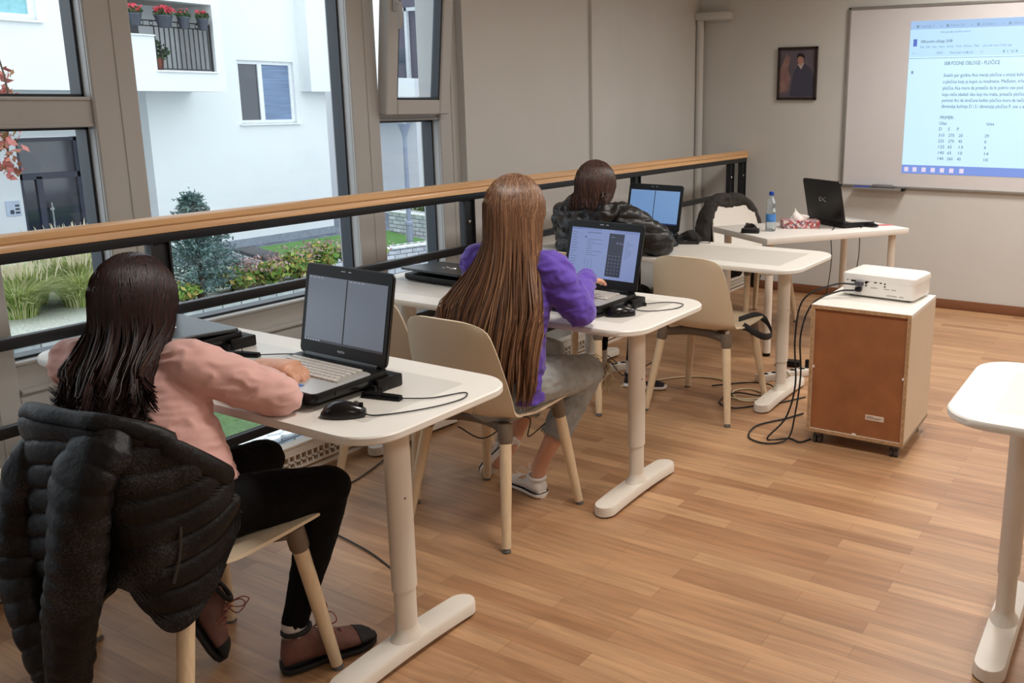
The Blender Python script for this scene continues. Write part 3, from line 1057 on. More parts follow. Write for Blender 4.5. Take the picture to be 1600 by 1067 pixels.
def make_laptop(label, loc, rz, open_deg=105, dock=True, deck=True, kind='panes', sw=0.36, sd=0.255, glow=(98, 106, 120), ge=1.0):
    t = thing('laptop', label, 'laptop', loc, rz)
    z = 0.02 if dock else 0.004
    if dock:
        b = nb()
        box(b, -0.19, 0.192, 0.06, 0.155, 0.0, 0.022, 0.004)
        box(b, -0.192, 0.194, 0.125, 0.16, 0.0, 0.036, 0.006)
        box(b, 0.180, 0.196, 0.07, 0.16, 0.0, 0.036, 0.005)
        box(b, 0.186, 0.199, 0.075, 0.10, 0.004, 0.018, 0.003)
        obj('docking_station', b, M_black, t)
    # base, slightly wedge shaped
    b = nb()
    o = rrect(sw, sd, 0.018, 5)
    rings = []
    for (s, zz) in ((0.96, z), (0.985, z + 0.004), (1.0, z + 0.014), (1.0, z + 0.022), (0.99, z + 0.026)):
        rings.append([V((p[0] * s, p[1] * s, zz + (0.006 if zz > z + 0.01 else 0) * (p[1] / sd + 0.5))) for p in o])
    rings_mesh(b, rings)
    base = obj('base', b, M_black, t)
    zt = z + 0.026
    if dock:
        b = nb(); box(b, sw / 2 - 0.002, sw / 2 + 0.0015, -0.06, 0.05, z + 0.008, z + 0.018, 0.001)
        obj('drive_door', b, M_blackg, base)
    if open_deg > 20:
        b = nb()
        o2 = rrect(sw - 0.008, sd - 0.06, 0.014, 5, 0, -0.026)
        rings_mesh(b, [[V((p[0], p[1], zt - 0.001 + 0.006 * (p[1] / sd + 0.5) + dz)) for p in o2] for dz in (0, 0.002)])
        dk = obj('palm_rest', b, M_silver, base)
        def zz(y):
            return zt + 0.0015 + 0.006 * (y / sd + 0.5)
        b = nb(); box(b, -0.155, 0.155, -0.03, 0.075, zz(0.02) - 0.002, zz(0.02) + 0.0005)
        obj('key_well', b, M_keygap, base)
        b = nb()
        ks = 0.0190
        for r in range(6):
            yy = 0.066 - r * 0.0178
            x = -0.150
            i = 0
            row = [1] * 16
            if r == 5:
                row = [1.2, 1, 1, 1.2, 5, 1.2, 1, 1, 1, 1, 1]
            while x < 0.148 and i < len(row):
                wk = ks * row[i]
                if x + wk > 0.152:
                    break
                add_box(b, (x + wk / 2, yy, zz(yy) + 0.0022), (wk - 0.003, 0.0148, 0.004))
                x += wk
                i += 1
        kb = obj('keyboard', b, M_key, base, 0)
        b = nb(); box(b, -0.045, 0.035, -0.108, -0.06, zz(-0.08) - 0.001, zz(-0.08) + 0.0009)
        obj('touchpad', b, mat('touchpad', (150, 150, 152), 0.3), base)
        b = nb(); box(b, 0.075, 0.095, -0.10, -0.088, zz(-0.09) - 0.0005, zz(-0.09) + 0.0012)
        obj('sticker', b, mat('blue sticker', (36, 110, 190), 0.35), base, label='small blue sticker')
    # lid
    hy, hz = sd / 2 - 0.012, zt + 0.008
    lid = bpy.data.objects.new('lid', None)
    lw, lh = sw, 0.262
    th = math.radians(180 - open_deg) if open_deg > 20 else 0
    # local lid frame: x right, u up along the lid, n towards the user when open
    a = math.radians(open_deg)
    u = V((0, -math.cos(a), math.sin(a)))
    ML = frame_M((0, hy, hz), (1, 0, 0), u)      # local z of ML = x cross u
    def place(bm):
        bm.transform(ML)
        return bm
    b = nb()
    o = [(p[0], p[1] + lh / 2) for p in rrect(lw, lh, 0.016, 5)]
    rings_mesh(b, [[V((p[0] * s, (p[1] - lh / 2) * s + lh / 2, q)) for p in o] for (s, q) in ((0.985, -0.010), (1.0, -0.006), (1.0, 0.0))])
    lo = obj('lid', place(b), M_lid, t, 30)
    b = nb(); logo_bm(b, ML @ Matrix.Translation((0.0, lh * 0.52, -0.0102)), 0.032)
    obj('logo', b, M_logo, lo)
    if open_deg > 20:
        b = nb()
        bz = 0.017
        o = [(p[0], p[1] + lh / 2) for p in rrect(lw - 0.006, lh - 0.006, 0.013, 5)]
        rings_mesh(b, [[V((p[0], p[1], q)) for p in o] for q in (0.0, 0.002)])
        bz_o = obj('bezel', place(b), M_black, lo)
        sx0, sx1, sy0, sy1 = -lw / 2 + 0.017, lw / 2 - 0.017, 0.038, lh - 0.03
        b = nb(); box(b, sx0, sx1, sy0, sy1, 0.0022, 0.0028)
        scn = obj('screen', place(b), M_screen('screen ' + kind, glow, ge), lo, 0)
        b = nb(); text_bm(b, 'FUJITSU', 0.0085, 0.0001, Matrix.Translation((-0.017, 0.018, 0.0024)))
        box(b, -0.03, -0.012, lh - 0.014, lh - 0.0125, 0.002, 0.0024); box(b, 0.0, 0.012, lh - 0.014, lh - 0.0125, 0.002, 0.0024)
        obj('lettering', place(b), M_logo, lo, 0)
        # hinge barrel
        b = nb(); tube(b, [(-lw / 2 + 0.03, hy, hz - 0.002), (lw / 2 - 0.03, hy, hz - 0.002)], [0.008, 0.008], 10)
        obj('hinge', b, M_blackg, lo)
        def sq(bm, x0, x1, y0, y1, q=0.003):
            box(bm, sx0 + (sx1 - sx0) * x0, sx0 + (sx1 - sx0) * x1, sy0 + (sy1 - sy0) * y0, sy0 + (sy1 - sy0) * y1, 0.0026, q)
        if kind in ('panes', 'bluepanes'):
            b = nb(); sq(b, 0.495, 0.508, 0.03, 0.97); sq(b, 0, 1, 0.975, 1.0); 
            obj('window_divider', place(b), M_black, scn, 0)
            b = nb(); sq(b, 0, 1, 0.0, 0.035)
            obj('task_bar', place(b), M_screen('bar ' + kind, (30, 44, 96) if kind == 'bluepanes' else (40, 42, 48), ge), scn, 0)
            b = nb()
            for i in range(6):
                sq(b, 0.01 + i * 0.035, 0.03 + i * 0.035, 0.008, 0.028, 0.0034)
            for i in range(4):
                sq(b, 0.01 + i * 0.05, 0.04 + i * 0.05, 0.945, 0.955, 0.0034)
                sq(b, 0.53 + i * 0.05, 0.56 + i * 0.05, 0.945, 0.955, 0.0034)
            obj('screen_icons', place(b), M_screen('icons ' + kind, (150, 160, 175), 0.9), scn, 0)
        else:
            b = nb(); sq(b, 0.57, 0.79, 0.06, 0.93)
            cal = obj('calculator_window', place(b), M_screen('calc', (24, 28, 52), 0.9), scn, 0)
            b = nb()
            text_bm(b, '87,462', 0.012, 0.0001, Matrix.Translation((sx0 + (sx1 - sx0) * 0.685, sy0 + (sy1 - sy0) * 0.72, 0.0034)))
            for r in range(6):
                for c in range(4):
                    sq(b, 0.60 + c * 0.048, 0.612 + c * 0.048, 0.12 + r * 0.07, 0.135 + r * 0.07, 0.0034)
            sq(b, 0.60, 0.65, 0.85, 0.86, 0.0034)
            obj('calculator_keys', place(b), M_screen('calc keys', (120, 130, 160), 0.8), cal, 0)
            b = nb()
            random.seed(5)
            for r in range(15):
                sq(b, 0.02, 0.07 + random.random() * 0.05, 0.12 + r * 0.055, 0.128 + r * 0.055)
            for r in range(9):
                sq(b, 0.25, 0.30 + random.random() * 0.2, 0.45 + r * 0.04, 0.457 + r * 0.04)
                sq(b, 0.82, 0.86 + random.random() * 0.07, 0.45 + r * 0.04, 0.457 + r * 0.04)
            for r in range(7):
                sq(b, 0.25 + r * 0.03, 0.265 + r * 0.03, 0.9, 0.925)
                sq(b, 0.25 + (r % 3) * 0.05, 0.253 + (r % 3) * 0.05, 0.2, 0.38)
            sq(b, 0.21, 0.235, 0.80, 0.83); sq(b, 0.02, 0.16, 0.975, 0.985)
            obj('page_lines', place(b), M_screen('page lines', (70, 82, 120), 0.8), scn, 0)
            b = nb(); sq(b, 0.0, 0.45, 0.96, 1.0); sq(b, 0.64, 1.0, 0.95, 1.0)
            obj('tab_strip', place(b), M_screen('tab strip', (110, 126, 178), 0.9), scn, 0)
    return t

TZ = 0.7305
lap1 = make_laptop('open black laptop with silver keyboard in front of the girl in pink', (-1.972, 1.618, TZ), R(-2.0), 101, True, True, 'panes', glow=(92, 98, 108), ge=1.0)
lap2 = make_laptop('open laptop with browser and dark calculator on screen, before the girl in purple', (-1.895, 2.85, TZ), R(-4), 104, True, True, 'browser', glow=(118, 132, 176), ge=1.0)
lap3 = make_laptop('open laptop with a blue two-pane screen, by the girl in the black jacket', (-2.515, 4.395, TZ), R(-3), 102, True, True, 'bluepanes', glow=(104, 140, 186), ge=1.0)
lap4 = make_laptop('black laptop seen from behind, open on the teacher desk with its lid mark visible', (-1.80, 5.76, 0.7255), R(180 - 32), 103, False, True, 'panes')
lap5 = make_laptop('closed dark grey laptop on a docking station beside the head of the girl in pink', (-2.69, 1.70, TZ), R(-4), 3, True, False)
lap6 = make_laptop('closed thin black laptop at the window end of the middle table', (-2.68, 3.02, TZ), R(-3), 3, False, False)

def make_mouse(label, loc, rz):
    t = thing('computer_mouse', label, 'mouse', loc, rz)
    b = nb()
    n = 14
    rings = []
    for k in range(n + 1):
        s = k / n
        y = -0.055 + 0.11 * s
        w = 0.031 * (max(0.02, math.sin(PI * min(1, max(0, 0.04 + 0.92 * s)))) ** 0.45) * (1 - 0.12 * s)
        h = 0.038 * (math.sin(PI * (0.06 + 0.80 * (s ** 0.8))) ** 0.8)
        ring = []
        for q in range(16):
            a = PI * q / 15
            ring.append(V((w * math.cos(a), y, 0.002 + h * math.sin(a) ** 0.8)))
        rings.append(ring)
    rings_mesh(b, rings)
    m = obj('shell', b, M_blackg, t, 60)
    b = nb(); tube(b, [(-0.0035, 0.032, 0.0325), (0.0035, 0.032, 0.0325)], [0.008, 0.008], 12)
    obj('wheel', b, M_cap, m)
    b = nb(); box(b, -0.0008, 0.0008, 0.012, 0.05, 0.018, 0.0365)
    obj('button_seam', b, M_black, m)
    return t

make_mouse('black mouse nearest the camera, in front of its bundled cord on the near table', (-1.715, 1.505, TZ), R(-58))
make_mouse('black mouse beside the laptop of the girl in purple', (-1.685, 2.80, TZ), R(-48))
make_mouse('black mouse beside the laptop with the blue two-pane screen', (-2.30, 4.34, TZ), R(-20))
make_mouse('black mouse behind the shoulder of the girl in pink, by the closed grey laptop', (-2.43, 1.63, TZ), R(-70))

def mouse_cord(label, mx, my, bx, by, ang, loop):
    """bundle of folded cord with a tie, and the loose loop"""
    t = thing('mouse_cord', label, 'cable', (bx, by, TZ))
    d = V((math.cos(ang), math.sin(ang), 0)); s = V((-d.y, d.x, 0))
    b = nb()
    for k, (o, zz) in enumerate(((-0.007, 0.004), (0.0, 0.004), (0.007, 0.004), (-0.004, 0.0105), (0.004, 0.0105))):
        tube(b, [d * -0.055 + s * o + V((0, 0, zz)), d * 0.0 + s * o * 1.1 + V((0, 0, zz + 0.001)), d * 0.055 + s * o + V((0, 0, zz))], [0.0042] * 3, 8, smooth=6, dome=True)
    bu = obj('bundle', b, M_black, t)
    b = nb(); tube(b, [d * 0.0 + s * 0.013 + V((0, 0, 0.004)), V((0, 0, 0.017)), s * -0.013 + V((0, 0, 0.004))], [0.0018] * 3, 6, smooth=8)
    tube(b, [V((0, 0, 0.016)), V((0, 0, 0.03)) + d * 0.002], [0.0015, 0.001], 6)
    obj('twist_tie', b, M_black, bu)
    b = nb()
    off = V((bx, by, TZ))
    tube(b, [V(p) - off for p in loop], [0.0018] * len(loop), 6, smooth=40)
    obj('cord', b, M_cab, t)

zc = TZ + 0.003
mouse_cord('black mouse cord bundled on the near table, with a loose loop to its right', 0, 0, -1.735, 1.655, R(14), [(-1.68, 1.665, zc + 0.004), (-1.62, 1.72, zc), (-1.575, 1.80, zc), (-1.545, 1.76, zc), (-1.56, 1.68, zc), (-1.60, 1.60, zc), (-1.645, 1.545, zc), (-1.67, 1.53, zc + 0.004)])
mouse_cord('black mouse cord tied in a bundle on the middle table beside the laptop', 0, 0, -1.725, 2.95, R(50), [(-1.69, 2.99, zc + 0.004), (-1.64, 3.08, zc), (-1.57, 3.08, zc), (-1.56, 3.0, zc), (-1.61, 2.92, zc), (-1.66, 2.90, zc), (-1.70, 2.91, zc + 0.004)])
mouse_cord('black mouse cord tied in a bundle behind the shoulder of the girl in pink', 0, 0, -2.41, 1.735, R(20), [(-2.36, 1.755, zc + 0.004), (-2.30, 1.82, zc), (-2.22, 1.86, zc), (-2.20, 1.80, zc), (-2.27, 1.74, zc), (-2.34, 1.68, zc), (-2.38, 1.655, zc + 0.004)])
mouse_cord('black mouse cord tied in a bundle behind the laptop with the blue screen', 0, 0, -2.25, 4.47, R(30), [(-2.20, 4.5, zc + 0.004), (-2.16, 4.55, zc), (-2.2, 4.6, zc), (-2.26, 4.5, zc), (-2.29, 4.42, zc + 0.004)])

# dark garment lump at the back of the far table
b = nb()
tube(b, [(-2.37, 4.57, TZ + 0.008), (-2.31, 4.60, TZ + 0.03), (-2.25, 4.575, TZ + 0.012), (-2.235, 4.56, TZ + 0.006)], [0.016, (0.04, 0.028), (0.03, 0.02), 0.008], 12, smooth=14, dome=True,
     fn=lambda s, a: 1 + 0.12 * math.sin(5 * a + 9 * s))
tag(obj('glove', b, mat('black knit', (28, 26, 27), 0.9, bump=0.3), None), 'crumpled black glove at the back edge of the farthest table', 'glove')

# ---- things on the teacher desk
DZ = 0.7255
bt = thing('water_bottle', 'clear plastic water bottle with blue cap and label on the teacher desk', 'bottle', (-2.075, 5.235, DZ))
M_pet = mat('clear bottle plastic', (226, 238, 244), 0.12, var=0)
M_pet.node_tree.nodes['Principled BSDF'].inputs['Transmission Weight'].default_value = 0.85
M_pet.node_tree.nodes['Principled BSDF'].inputs['IOR'].default_value = 1.2
b = nb(); lathe(b, [(0.001, 0.004), (0.026, 0.0), (0.032, 0.006), (0.032, 0.05), (0.030, 0.055), (0.030, 0.105), (0.032, 0.11), (0.031, 0.125), (0.026, 0.15), (0.030, 0.16), (0.026, 0.18), (0.016, 0.2), (0.0125, 0.208), (0.0125, 0.222), (0.001, 0.222)], seg=24)
bb = obj('bottle_body', b, M_pet, bt, 50)
b = nb(); lathe(b, [(0.0305, 0.057), (0.031, 0.058), (0.031, 0.103), (0.0305, 0.104)], seg=24)
obj('bottle_label', b, mat('blue bottle label', (70, 130, 200), 0.4, var=0.35, scale=40), bt)
b = nb(); lathe(b, [(0.0145, 0.218), (0.015, 0.22), (0.015, 0.238), (0.013, 0.24)], seg=20)
obj('cap', b, mat('blue cap', (24, 70, 170), 0.4), bt)

tb = thing('tissue_box', 'patterned pink and grey tissue box with a white tissue sticking out, on the teacher desk', 'tissue box', (-1.975, 5.475, DZ), R(32))
def floral(name):
    m = bpy.data.materials.new(name); m.use_nodes = True
    nt = m.node_tree; bs = nt.nodes['Principled BSDF']
    tc = nt.nodes.new('ShaderNodeTexCoord'); vo = nt.nodes.new('ShaderNodeTexVoronoi')
    vo.inputs['Scale'].default_value = 85
    nt.links.new(tc.outputs['Object'], vo.inputs['Vector'])
    rp = nt.nodes.new('ShaderNodeValToRGB')
    cols = [(150, 60, 70), (214, 200, 198), (200, 120, 130), (120, 110, 130), (222, 212, 205), (176, 90, 80)]
    for i, c in enumerate(cols):
        e = rp.color_ramp.elements[i] if i < 2 else rp.color_ramp.elements.new(i / 6)
        e.position = i / 6; e.color = lin(c)
    rp.color_ramp.interpolation = 'CONSTANT'
    sp = nt.nodes.new('ShaderNodeSeparateColor')
    nt.links.new(vo.outputs['Color'], sp.inputs[0]); nt.links.new(sp.outputs[0], rp.inputs[0]); nt.links.new(rp.outputs[0], bs.inputs['Base Color'])
    bs.inputs['Roughness'].default_value = 0.5
    return m
b = nb(); box(b, -0.115, 0.115, -0.06, 0.06, 0, 0.05, 0.002)
obj('box', b, floral('floral print'), tb)
b = nb()
rings = []
for k in range(13):
    s = k / 12
    w = 0.045 * (1 - 0.55 * s) + 0.012 * math.sin(5 * s)
    r = []
    for q in range(20):
        a = 2 * PI * q / 20
        rr = 1 + 0.35 * math.sin(3 * a + 4 * s)
        r.append(V((-0.01 + w * rr * math.cos(a) - 0.045 * s * s + 0.03 * s, 0.016 * (1 - 0.6 * s) * rr * math.sin(a), 0.048 + 0.075 * s - 0.02 * s * s * (1 + math.cos(a)))))
    rings.append(r)
rings_mesh(b, rings)
obj('tissue', b, mat('white tissue', (240, 238, 234), 0.8), tb, 60)

b = nb(); prism(b, rrect(0.11, 0.075, 0.012, 4), 0, 0.012, 0.003); prism(b, rrect(0.108, 0.072, 0.012, 4), 0.0122, 0.024, 0.003)
o = obj('wallet', b, M_black, None); o.location = (-2.15, 5.10, DZ); o.rotation_euler = (0, 0, R(20))
tag(o, 'flat black wallet left of the water bottle on the teacher desk', 'wallet')
mk = make_mouse('dark mouse behind the black wallet on the teacher desk', (-2.20, 5.22, DZ), R(60))
b = nb()
tube(b, [(-0.05, 0, 0.013), (0.0, 0.006, 0.016), (0.05, 0.0, 0.013)], [(0.014, 0.010), (0.022, 0.015), (0.014, 0.009)], 14, up=(0, 0, 1), smooth=10, dome=True)
o = obj('phone_case', b, M_black, None); o.location = (-1.60, 5.72, DZ); o.rotation_euler = (0, 0, R(-15)); tag(o, 'black padded case to the right of the laptop on the teacher desk', 'case')
b = nb(); box(b, -0.05, 0.05, -0.03, 0.03, 0, 0.0012)
o = obj('red_card', b, mat('red white card', (200, 110, 110), 0.5, var=0.3, scale=30), None); o.location = (-1.545, 5.86, DZ); o.rotation_euler = (0, 0, R(40)); tag(o, 'small pinkish card at the right rear of the teacher desk', 'card')

cable('laptop_cable', [(-1.80, 5.62, DZ + 0.015), (-1.765, 5.52, DZ + 0.008), (-1.755, 5.43, DZ - 0.02), (-1.735, 5.40, 0.55), (-1.76, 5.42, 0.35), (-1.80, 5.40, 0.1), (-1.74, 5.25, 0.008), (-1.6, 5.1, 0.007)], 0.0028, M_cab, 'left of the two thin black cables hanging from the teacher laptop')
cable('laptop_cable', [(-1.66, 5.74, DZ + 0.015), (-1.635, 5.66, DZ + 0.006), (-1.625, 5.60, DZ - 0.03), (-1.62, 5.58, 0.55), (-1.65, 5.60, 0.35), (-1.64, 5.56, 0.1), (-1.58, 5.45, 0.008), (-1.52, 5.2, 0.007)], 0.0028, M_cab, 'right of the two thin black cables hanging from the teacher laptop')

# ---- power strips and floor cables
M_ps = mat('white plastic strip', (226, 220, 212), 0.45)
def strip(label, loc, rz, n=5):
    t = thing('power_strip', label, 'power strip', loc, rz)
    L = 0.06 * n + 0.06
    b = nb(); box(b, -L / 2, L / 2, -0.028, 0.028, 0, 0.04, 0.006)
    h = obj('housing', b, M_ps, t)
    for i in range(n):
        x = -L / 2 + 0.05 + i * 0.06
        b = nb(); lathe(b, [(0.021, 0.0395), (0.021, 0.0415), (0.018, 0.0415), (0.018, 0.040)], (x, 0, 0), 18)
        s = obj('socket', b, M_ps, h)
        for q in (-1, 1):
            b = nb()
            tube(b, [(x + q * 0.009, 0, 0.0402), (x + q * 0.009, 0, 0.0412)], [0.0028, 0.0028], 8)
            obj('hole', b, M_black, s)
    return t
strip('white power strip on the floor behind the foot of the farthest table', (-1.72, 4.63, 0), R(55), 5)
strip('white power strip on the floor near the curb, under the farthest table', (-2.62, 4.25, 0), R(60), 4)
b = nb(); box(b, -0.07, 0.07, -0.03, 0.03, 0, 0.035, 0.005)
o = obj('power_brick', b, M_black, None); o.location = (-1.79, 4.87, 0.0); o.rotation_euler = (0, 0, R(10)); tag(o, 'black laptop power brick on the floor behind the farthest table', 'power supply')
b = nb(); box(b, -0.012, 0.012, -0.012, 0.012, 0, 0.045, 0.003)
o = obj('plug', b, M_black, None); o.location = (-1.635, 4.755, 0.0416); tag(o, 'black plug in the right end of the power strip behind the farthest table', 'plug')
cable('floor_cable', [(-2.42, 4.02, 0.006), (-2.2, 4.35, 0.006), (-1.98, 4.40, 0.006), (-1.88, 4.25, 0.006), (-1.86, 4.15, 0.006), (-1.73, 4.17, 0.006), (-1.68, 4.27, 0.006), (-1.80, 4.33, 0.006), (-1.86, 4.24, 0.006), (-1.76, 4.13, 0.006), (-1.62, 4.25, 0.006), (-1.62, 4.52, 0.006), (-1.70, 4.60, 0.05)], 0.005, M_cabw, 'cream cable coiled on the floor behind the empty chair')
cable('floor_cable', [(-2.0, 4.28, 0.006), (-1.86, 4.42, 0.007), (-1.72, 4.42, 0.016), (-1.66, 4.32, 0.006), (-1.7, 4.22, 0.016), (-1.83, 4.2, 0.016), (-1.85, 4.05, 0.006), (-1.75, 4.0, 0.006), (-1.66, 4.1, 0.006), (-1.58, 4.2, 0.006), (-1.5, 4.35, 0.006)], 0.004, M_cab, 'dark cable lying over the coiled cream cable on the floor')
cable('floor_cable', [(-1.67, 1.66, 0.42), (-1.70, 1.68, 0.36), (-1.75, 1.75, 0.22), (-1.85, 1.85, 0.06), (-1.98, 1.93, 0.006), (-2.2, 2.0, 0.006), (-2.5, 2.05, 0.006)], 0.003, M_cab, 'thin black cable hanging in a curve behind the leg of the nearest table')
cable('floor_cable', [(-2.95, 1.9, 0.01), (-2.86, 2.2, 0.006), (-2.76, 2.32, 0.03), (-2.70, 2.36, 0.006), (-2.72, 2.5, 0.006), (-2.80, 2.75, 0.006), (-2.88, 3.0, 0.006), (-2.9, 3.6, 0.006), (-2.85, 4.1, 0.006), (-2.7, 4.2, 0.02)], 0.0035, M_cab, 'black cable running on the floor along the curb under the tables')
cable('floor_cable', [(-2.60, 4.30, 0.03), (-2.6, 4.2, 0.10), (-2.63, 4.1, 0.16), (-2.66, 4.2, 0.05), (-2.55, 4.12, 0.10), (-2.45, 4.1, 0.04), (-2.35, 4.12, 0.09), (-2.3, 4.2, 0.12), (-2.33, 4.25, 0.05)], 0.003, M_cab, 'tangled thin black cable above the power strip under the farthest table')
cable('floor_cable', [(-2.05, 2.30, 0.39), (-2.0, 2.38, 0.33), (-1.96, 2.50, 0.37), (-1.93, 2.56, 0.36), (-1.97, 2.6, 0.27), (-1.95, 2.68, 0.30)], 0.0025, M_cab, 'thin dark cord hanging in a loop under the chair of the girl in purple')

# black strap over the seat of the empty chair
b = nb()
pts = [(-1.68, 3.93, 0.455), (-1.60, 3.98, 0.40), (-1.60, 4.10, 0.385), (-1.66, 4.17, 0.43), (-1.70, 4.13, 0.462), (-1.74, 4.02, 0.456)]
tube(b, pts, [(0.004, 0.016)] * 6, 8, up=(0, 0, 1), smooth=30)
tag(obj('strap', b, mat('black webbing', (30, 31, 34), 0.7), None, 60), 'black webbing strap looped over the seat edge of the empty chair', 'strap')
# ================================================================ OUTSIDE
rnd = random.Random(11)
M_fac = mat('white render facade', (238, 240, 240), 0.9, var=0.015, scale=1.5, bump=0.1, bscale=30)
M_fac2 = mat('grey render facade', (196, 196, 198), 0.9, var=0.02, scale=1.5)
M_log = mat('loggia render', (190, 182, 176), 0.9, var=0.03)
M_pav = brick_mat('slate pavers', (128, 136, 150), (96, 102, 116), (62, 66, 74), 0.42, 0.2, ms=0.012, rough=0.55, bump=0.4)
M_bw = brick_mat('pale stone bricks', (214, 216, 220), (176, 180, 188), (120, 122, 126), 0.28, 0.092, ms=0.010, rough=0.85, bump=0.6, axes='YZ')
M_bwx = brick_mat('pale stone bricks across', (214, 216, 220), (176, 180, 188), (120, 122, 126), 0.28, 0.092, ms=0.010, rough=0.85, bump=0.6, axes='XZ')
M_cop = mat('pale coping tile', (226, 226, 224), 0.8, var=0.08, scale=6)
M_soil = mat('pale gravel', (176, 178, 166), 0.95, var=0.3, scale=40, bump=0.5, bscale=60)
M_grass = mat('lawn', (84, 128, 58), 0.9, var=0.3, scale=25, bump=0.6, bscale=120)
M_winf = mat('white window frame outside', (240, 242, 244), 0.4)
M_wing = mat('dark window glass', (52, 56, 68), 0.08, var=0.2, scale=2, spec=0.8)
M_shut = mat('blue grey shutter', (112, 134, 168), 0.4, var=0.25, scale=1.0, stretch=(1, 1, 30))
M_iron = mat('black iron', (26, 26, 30), 0.5)
M_door = mat('dark door frame', (58, 62, 78), 0.4)
M_potg = mat('grey plastic pot', (70, 74, 84), 0.5)

b = nb(); box(b, -45, -3.6, -12, 45, -1.9, -1.8)
g = struct('ground', b, M_pav, smooth=0)

def wall_x(bm, X0_, X1_, y0, y1, z0, z1, holes):
    """wall slab in a plane of constant x with rectangular holes (y0,y1,z0,z1)"""
    ys = sorted({y0, y1, *[h[0] for h in holes], *[h[1] for h in holes]})
    zs = sorted({z0, z1, *[h[2] for h in holes], *[h[3] for h in holes]})
    for a, c in zip(ys[:-1], ys[1:]):
        for e, f in zip(zs[:-1], zs[1:]):
            my, mz = (a + c) / 2, (e + f) / 2
            if any(h[0] < my < h[1] and h[2] < mz < h[3] for h in holes):
                continue
            box(bm, X0_, X1_, a, c, e, f)
    bmesh.ops.remove_doubles(bm, verts=bm.verts, dist=0.0005)

bA = thing('apartment_building', 'white rendered apartment building across the courtyard with overhanging flower balcony', 'building', (-18.4, 13.9, -1.8))
def pa(name, bm, m, root=bA, smooth=30, label=None):
    return obj(name, bm, m, root, smooth, world=True, label=label)
b = nb(); wall_x(b, -18.9, -18.4, 11.57, 16.28, -1.8, 6.0, [(13.80, 15.36, 1.0, 2.42)])
wall_x(b, -20.3, -19.9, 2.0, 11.57, -1.8, 1.75, [(9.66, 10.93, -1.79, 0.79)])
box(b, -20.3, -18.9, 11.57, 11.77, -1.8, 1.75)
box(b, -24, -18.9, 16.08, 16.28, -1.8, 6.0)
pa('facade_wall', b, M_fac, smooth=0)
b = nb(); box(b, -18.4, -18.37, 11.6, 16.28, -1.8, -1.62); box(b, -18.9, -18.4, 16.28, 16.31, -1.8, -1.62)
pa('plinth', b, mat('grey plinth stone', (150, 156, 166), 0.8, var=0.15))
# overhanging upper storey with the loggia opening
b = nb()
wall_x(b, -17.5, -17.2, 2.0, 12.62, 1.70, 6.0, [(10.42, 12.42, 2.74, 3.42), (11.12, 12.42, 2.09, 2.74), (7.9, 9.0, 2.87, 4.2)])
box(b, -20.3, -17.5, 2.0, 12.62, 1.70, 1.85)
box(b, -18.9, -17.5, 12.42, 12.62, 1.85, 6.0)
pa('overhang', b, M_fac, smooth=0)
b = nb()
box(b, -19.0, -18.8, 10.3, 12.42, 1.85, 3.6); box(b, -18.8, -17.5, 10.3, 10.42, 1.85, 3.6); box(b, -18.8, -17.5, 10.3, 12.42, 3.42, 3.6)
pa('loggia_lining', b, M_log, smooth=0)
b = nb(); box(b, -17.52, -17.16, 11.1, 12.44, 2.07, 2.10); box(b, -17.52, -17.16, 10.42, 11.12, 2.735, 2.76)
pa('loggia_sill', b, M_winf)
b = nb(); box(b, -18.8, -18.72, 10.45, 11.5, 2.1, 3.4)
pa('loggia_door', b, mat('loggia door blue', (70, 76, 104), 0.4, var=0.2), smooth=0)
# loggia railing
b = nb()
xr = -17.28
for z in (2.93, 3.03, 2.13):
    box(b, xr - 0.012, xr + 0.012, (10.44 if z > 2.7 else 11.14), 12.40, z - 0.01, z + 0.01)
rr_ = pa('balcony_railing', b, M_iron)
b = nb()
y = 11.18
bars = []
while y < 12.4:
    b = nb(); box(b, xr - 0.008, xr + 0.008, y - 0.008, y + 0.008, 2.13, 2.93)
    obj('baluster', b, M_iron, rr_, 0, world=True)
    y += 0.105
for k in range(10):
    yy = 10.55 + k * 0.195
    b = nb()
    pts = [(xr, yy + 0.04 * math.sin(a / 8 * 2 * PI), 2.98 + 0.04 * math.cos(a / 8 * 2 * PI)) for a in range(9)]
    tube(b, pts, [0.007] * 9, 5)
    obj('iron_ring', b, M_iron, rr_, 0, world=True)
b = nb(); box(b, xr - 0.015, xr + 0.015, 12.37, 12.40, 2.1, 3.03); pa('railing_post', b, M_iron)

def window_x(root, X, y0, y1, z0, z1, glass, div=(), t=0.07, fm=None, sill=True):
    b = nb()
    for (a0, a1, c0, c1) in ((y0, y0 + t, z0, z1), (y1 - t, y1, z0, z1), (y0 + t, y1 - t, z0, z0 + t), (y0 + t, y1 - t, z1 - t, z1)):
        box(b, X - 0.06, X, a0, a1, c0, c1)
    for dv in div:
        yy = y0 + (y1 - y0) * dv
        box(b, X - 0.058, X + 0.002, yy - t * 0.7, yy + t * 0.7, z0 + t, z1 - t)
    if sill:
        box(b, X - 0.1, X + 0.14, y0 - 0.05, y1 + 0.08, z0 - 0.035, z0)
    f = obj('window', b, fm or M_winf, root, 30, world=True)
    seg = [y0 + t] + [y0 + (y1 - y0) * d for d in div] + [y1 - t]
    for i, (a, c) in enumerate(zip(seg[:-1], seg[1:])):
        b = nb(); box(b, X - 0.045, X - 0.035, a, c, z0 + t, z1 - t)
        obj('pane', b, glass[i % len(glass)], f, 0, world=True)
    return f
window_x(bA, -18.47, 13.80, 15.36, 1.0, 2.42, [M_wing, M_shut], (0.42,), 0.08)
window_x(bA, -17.27, 7.9, 9.0, 2.87, 4.2, [mat('pale teal glass', (140, 196, 204), 0.1, var=0.1)], (), 0.1)
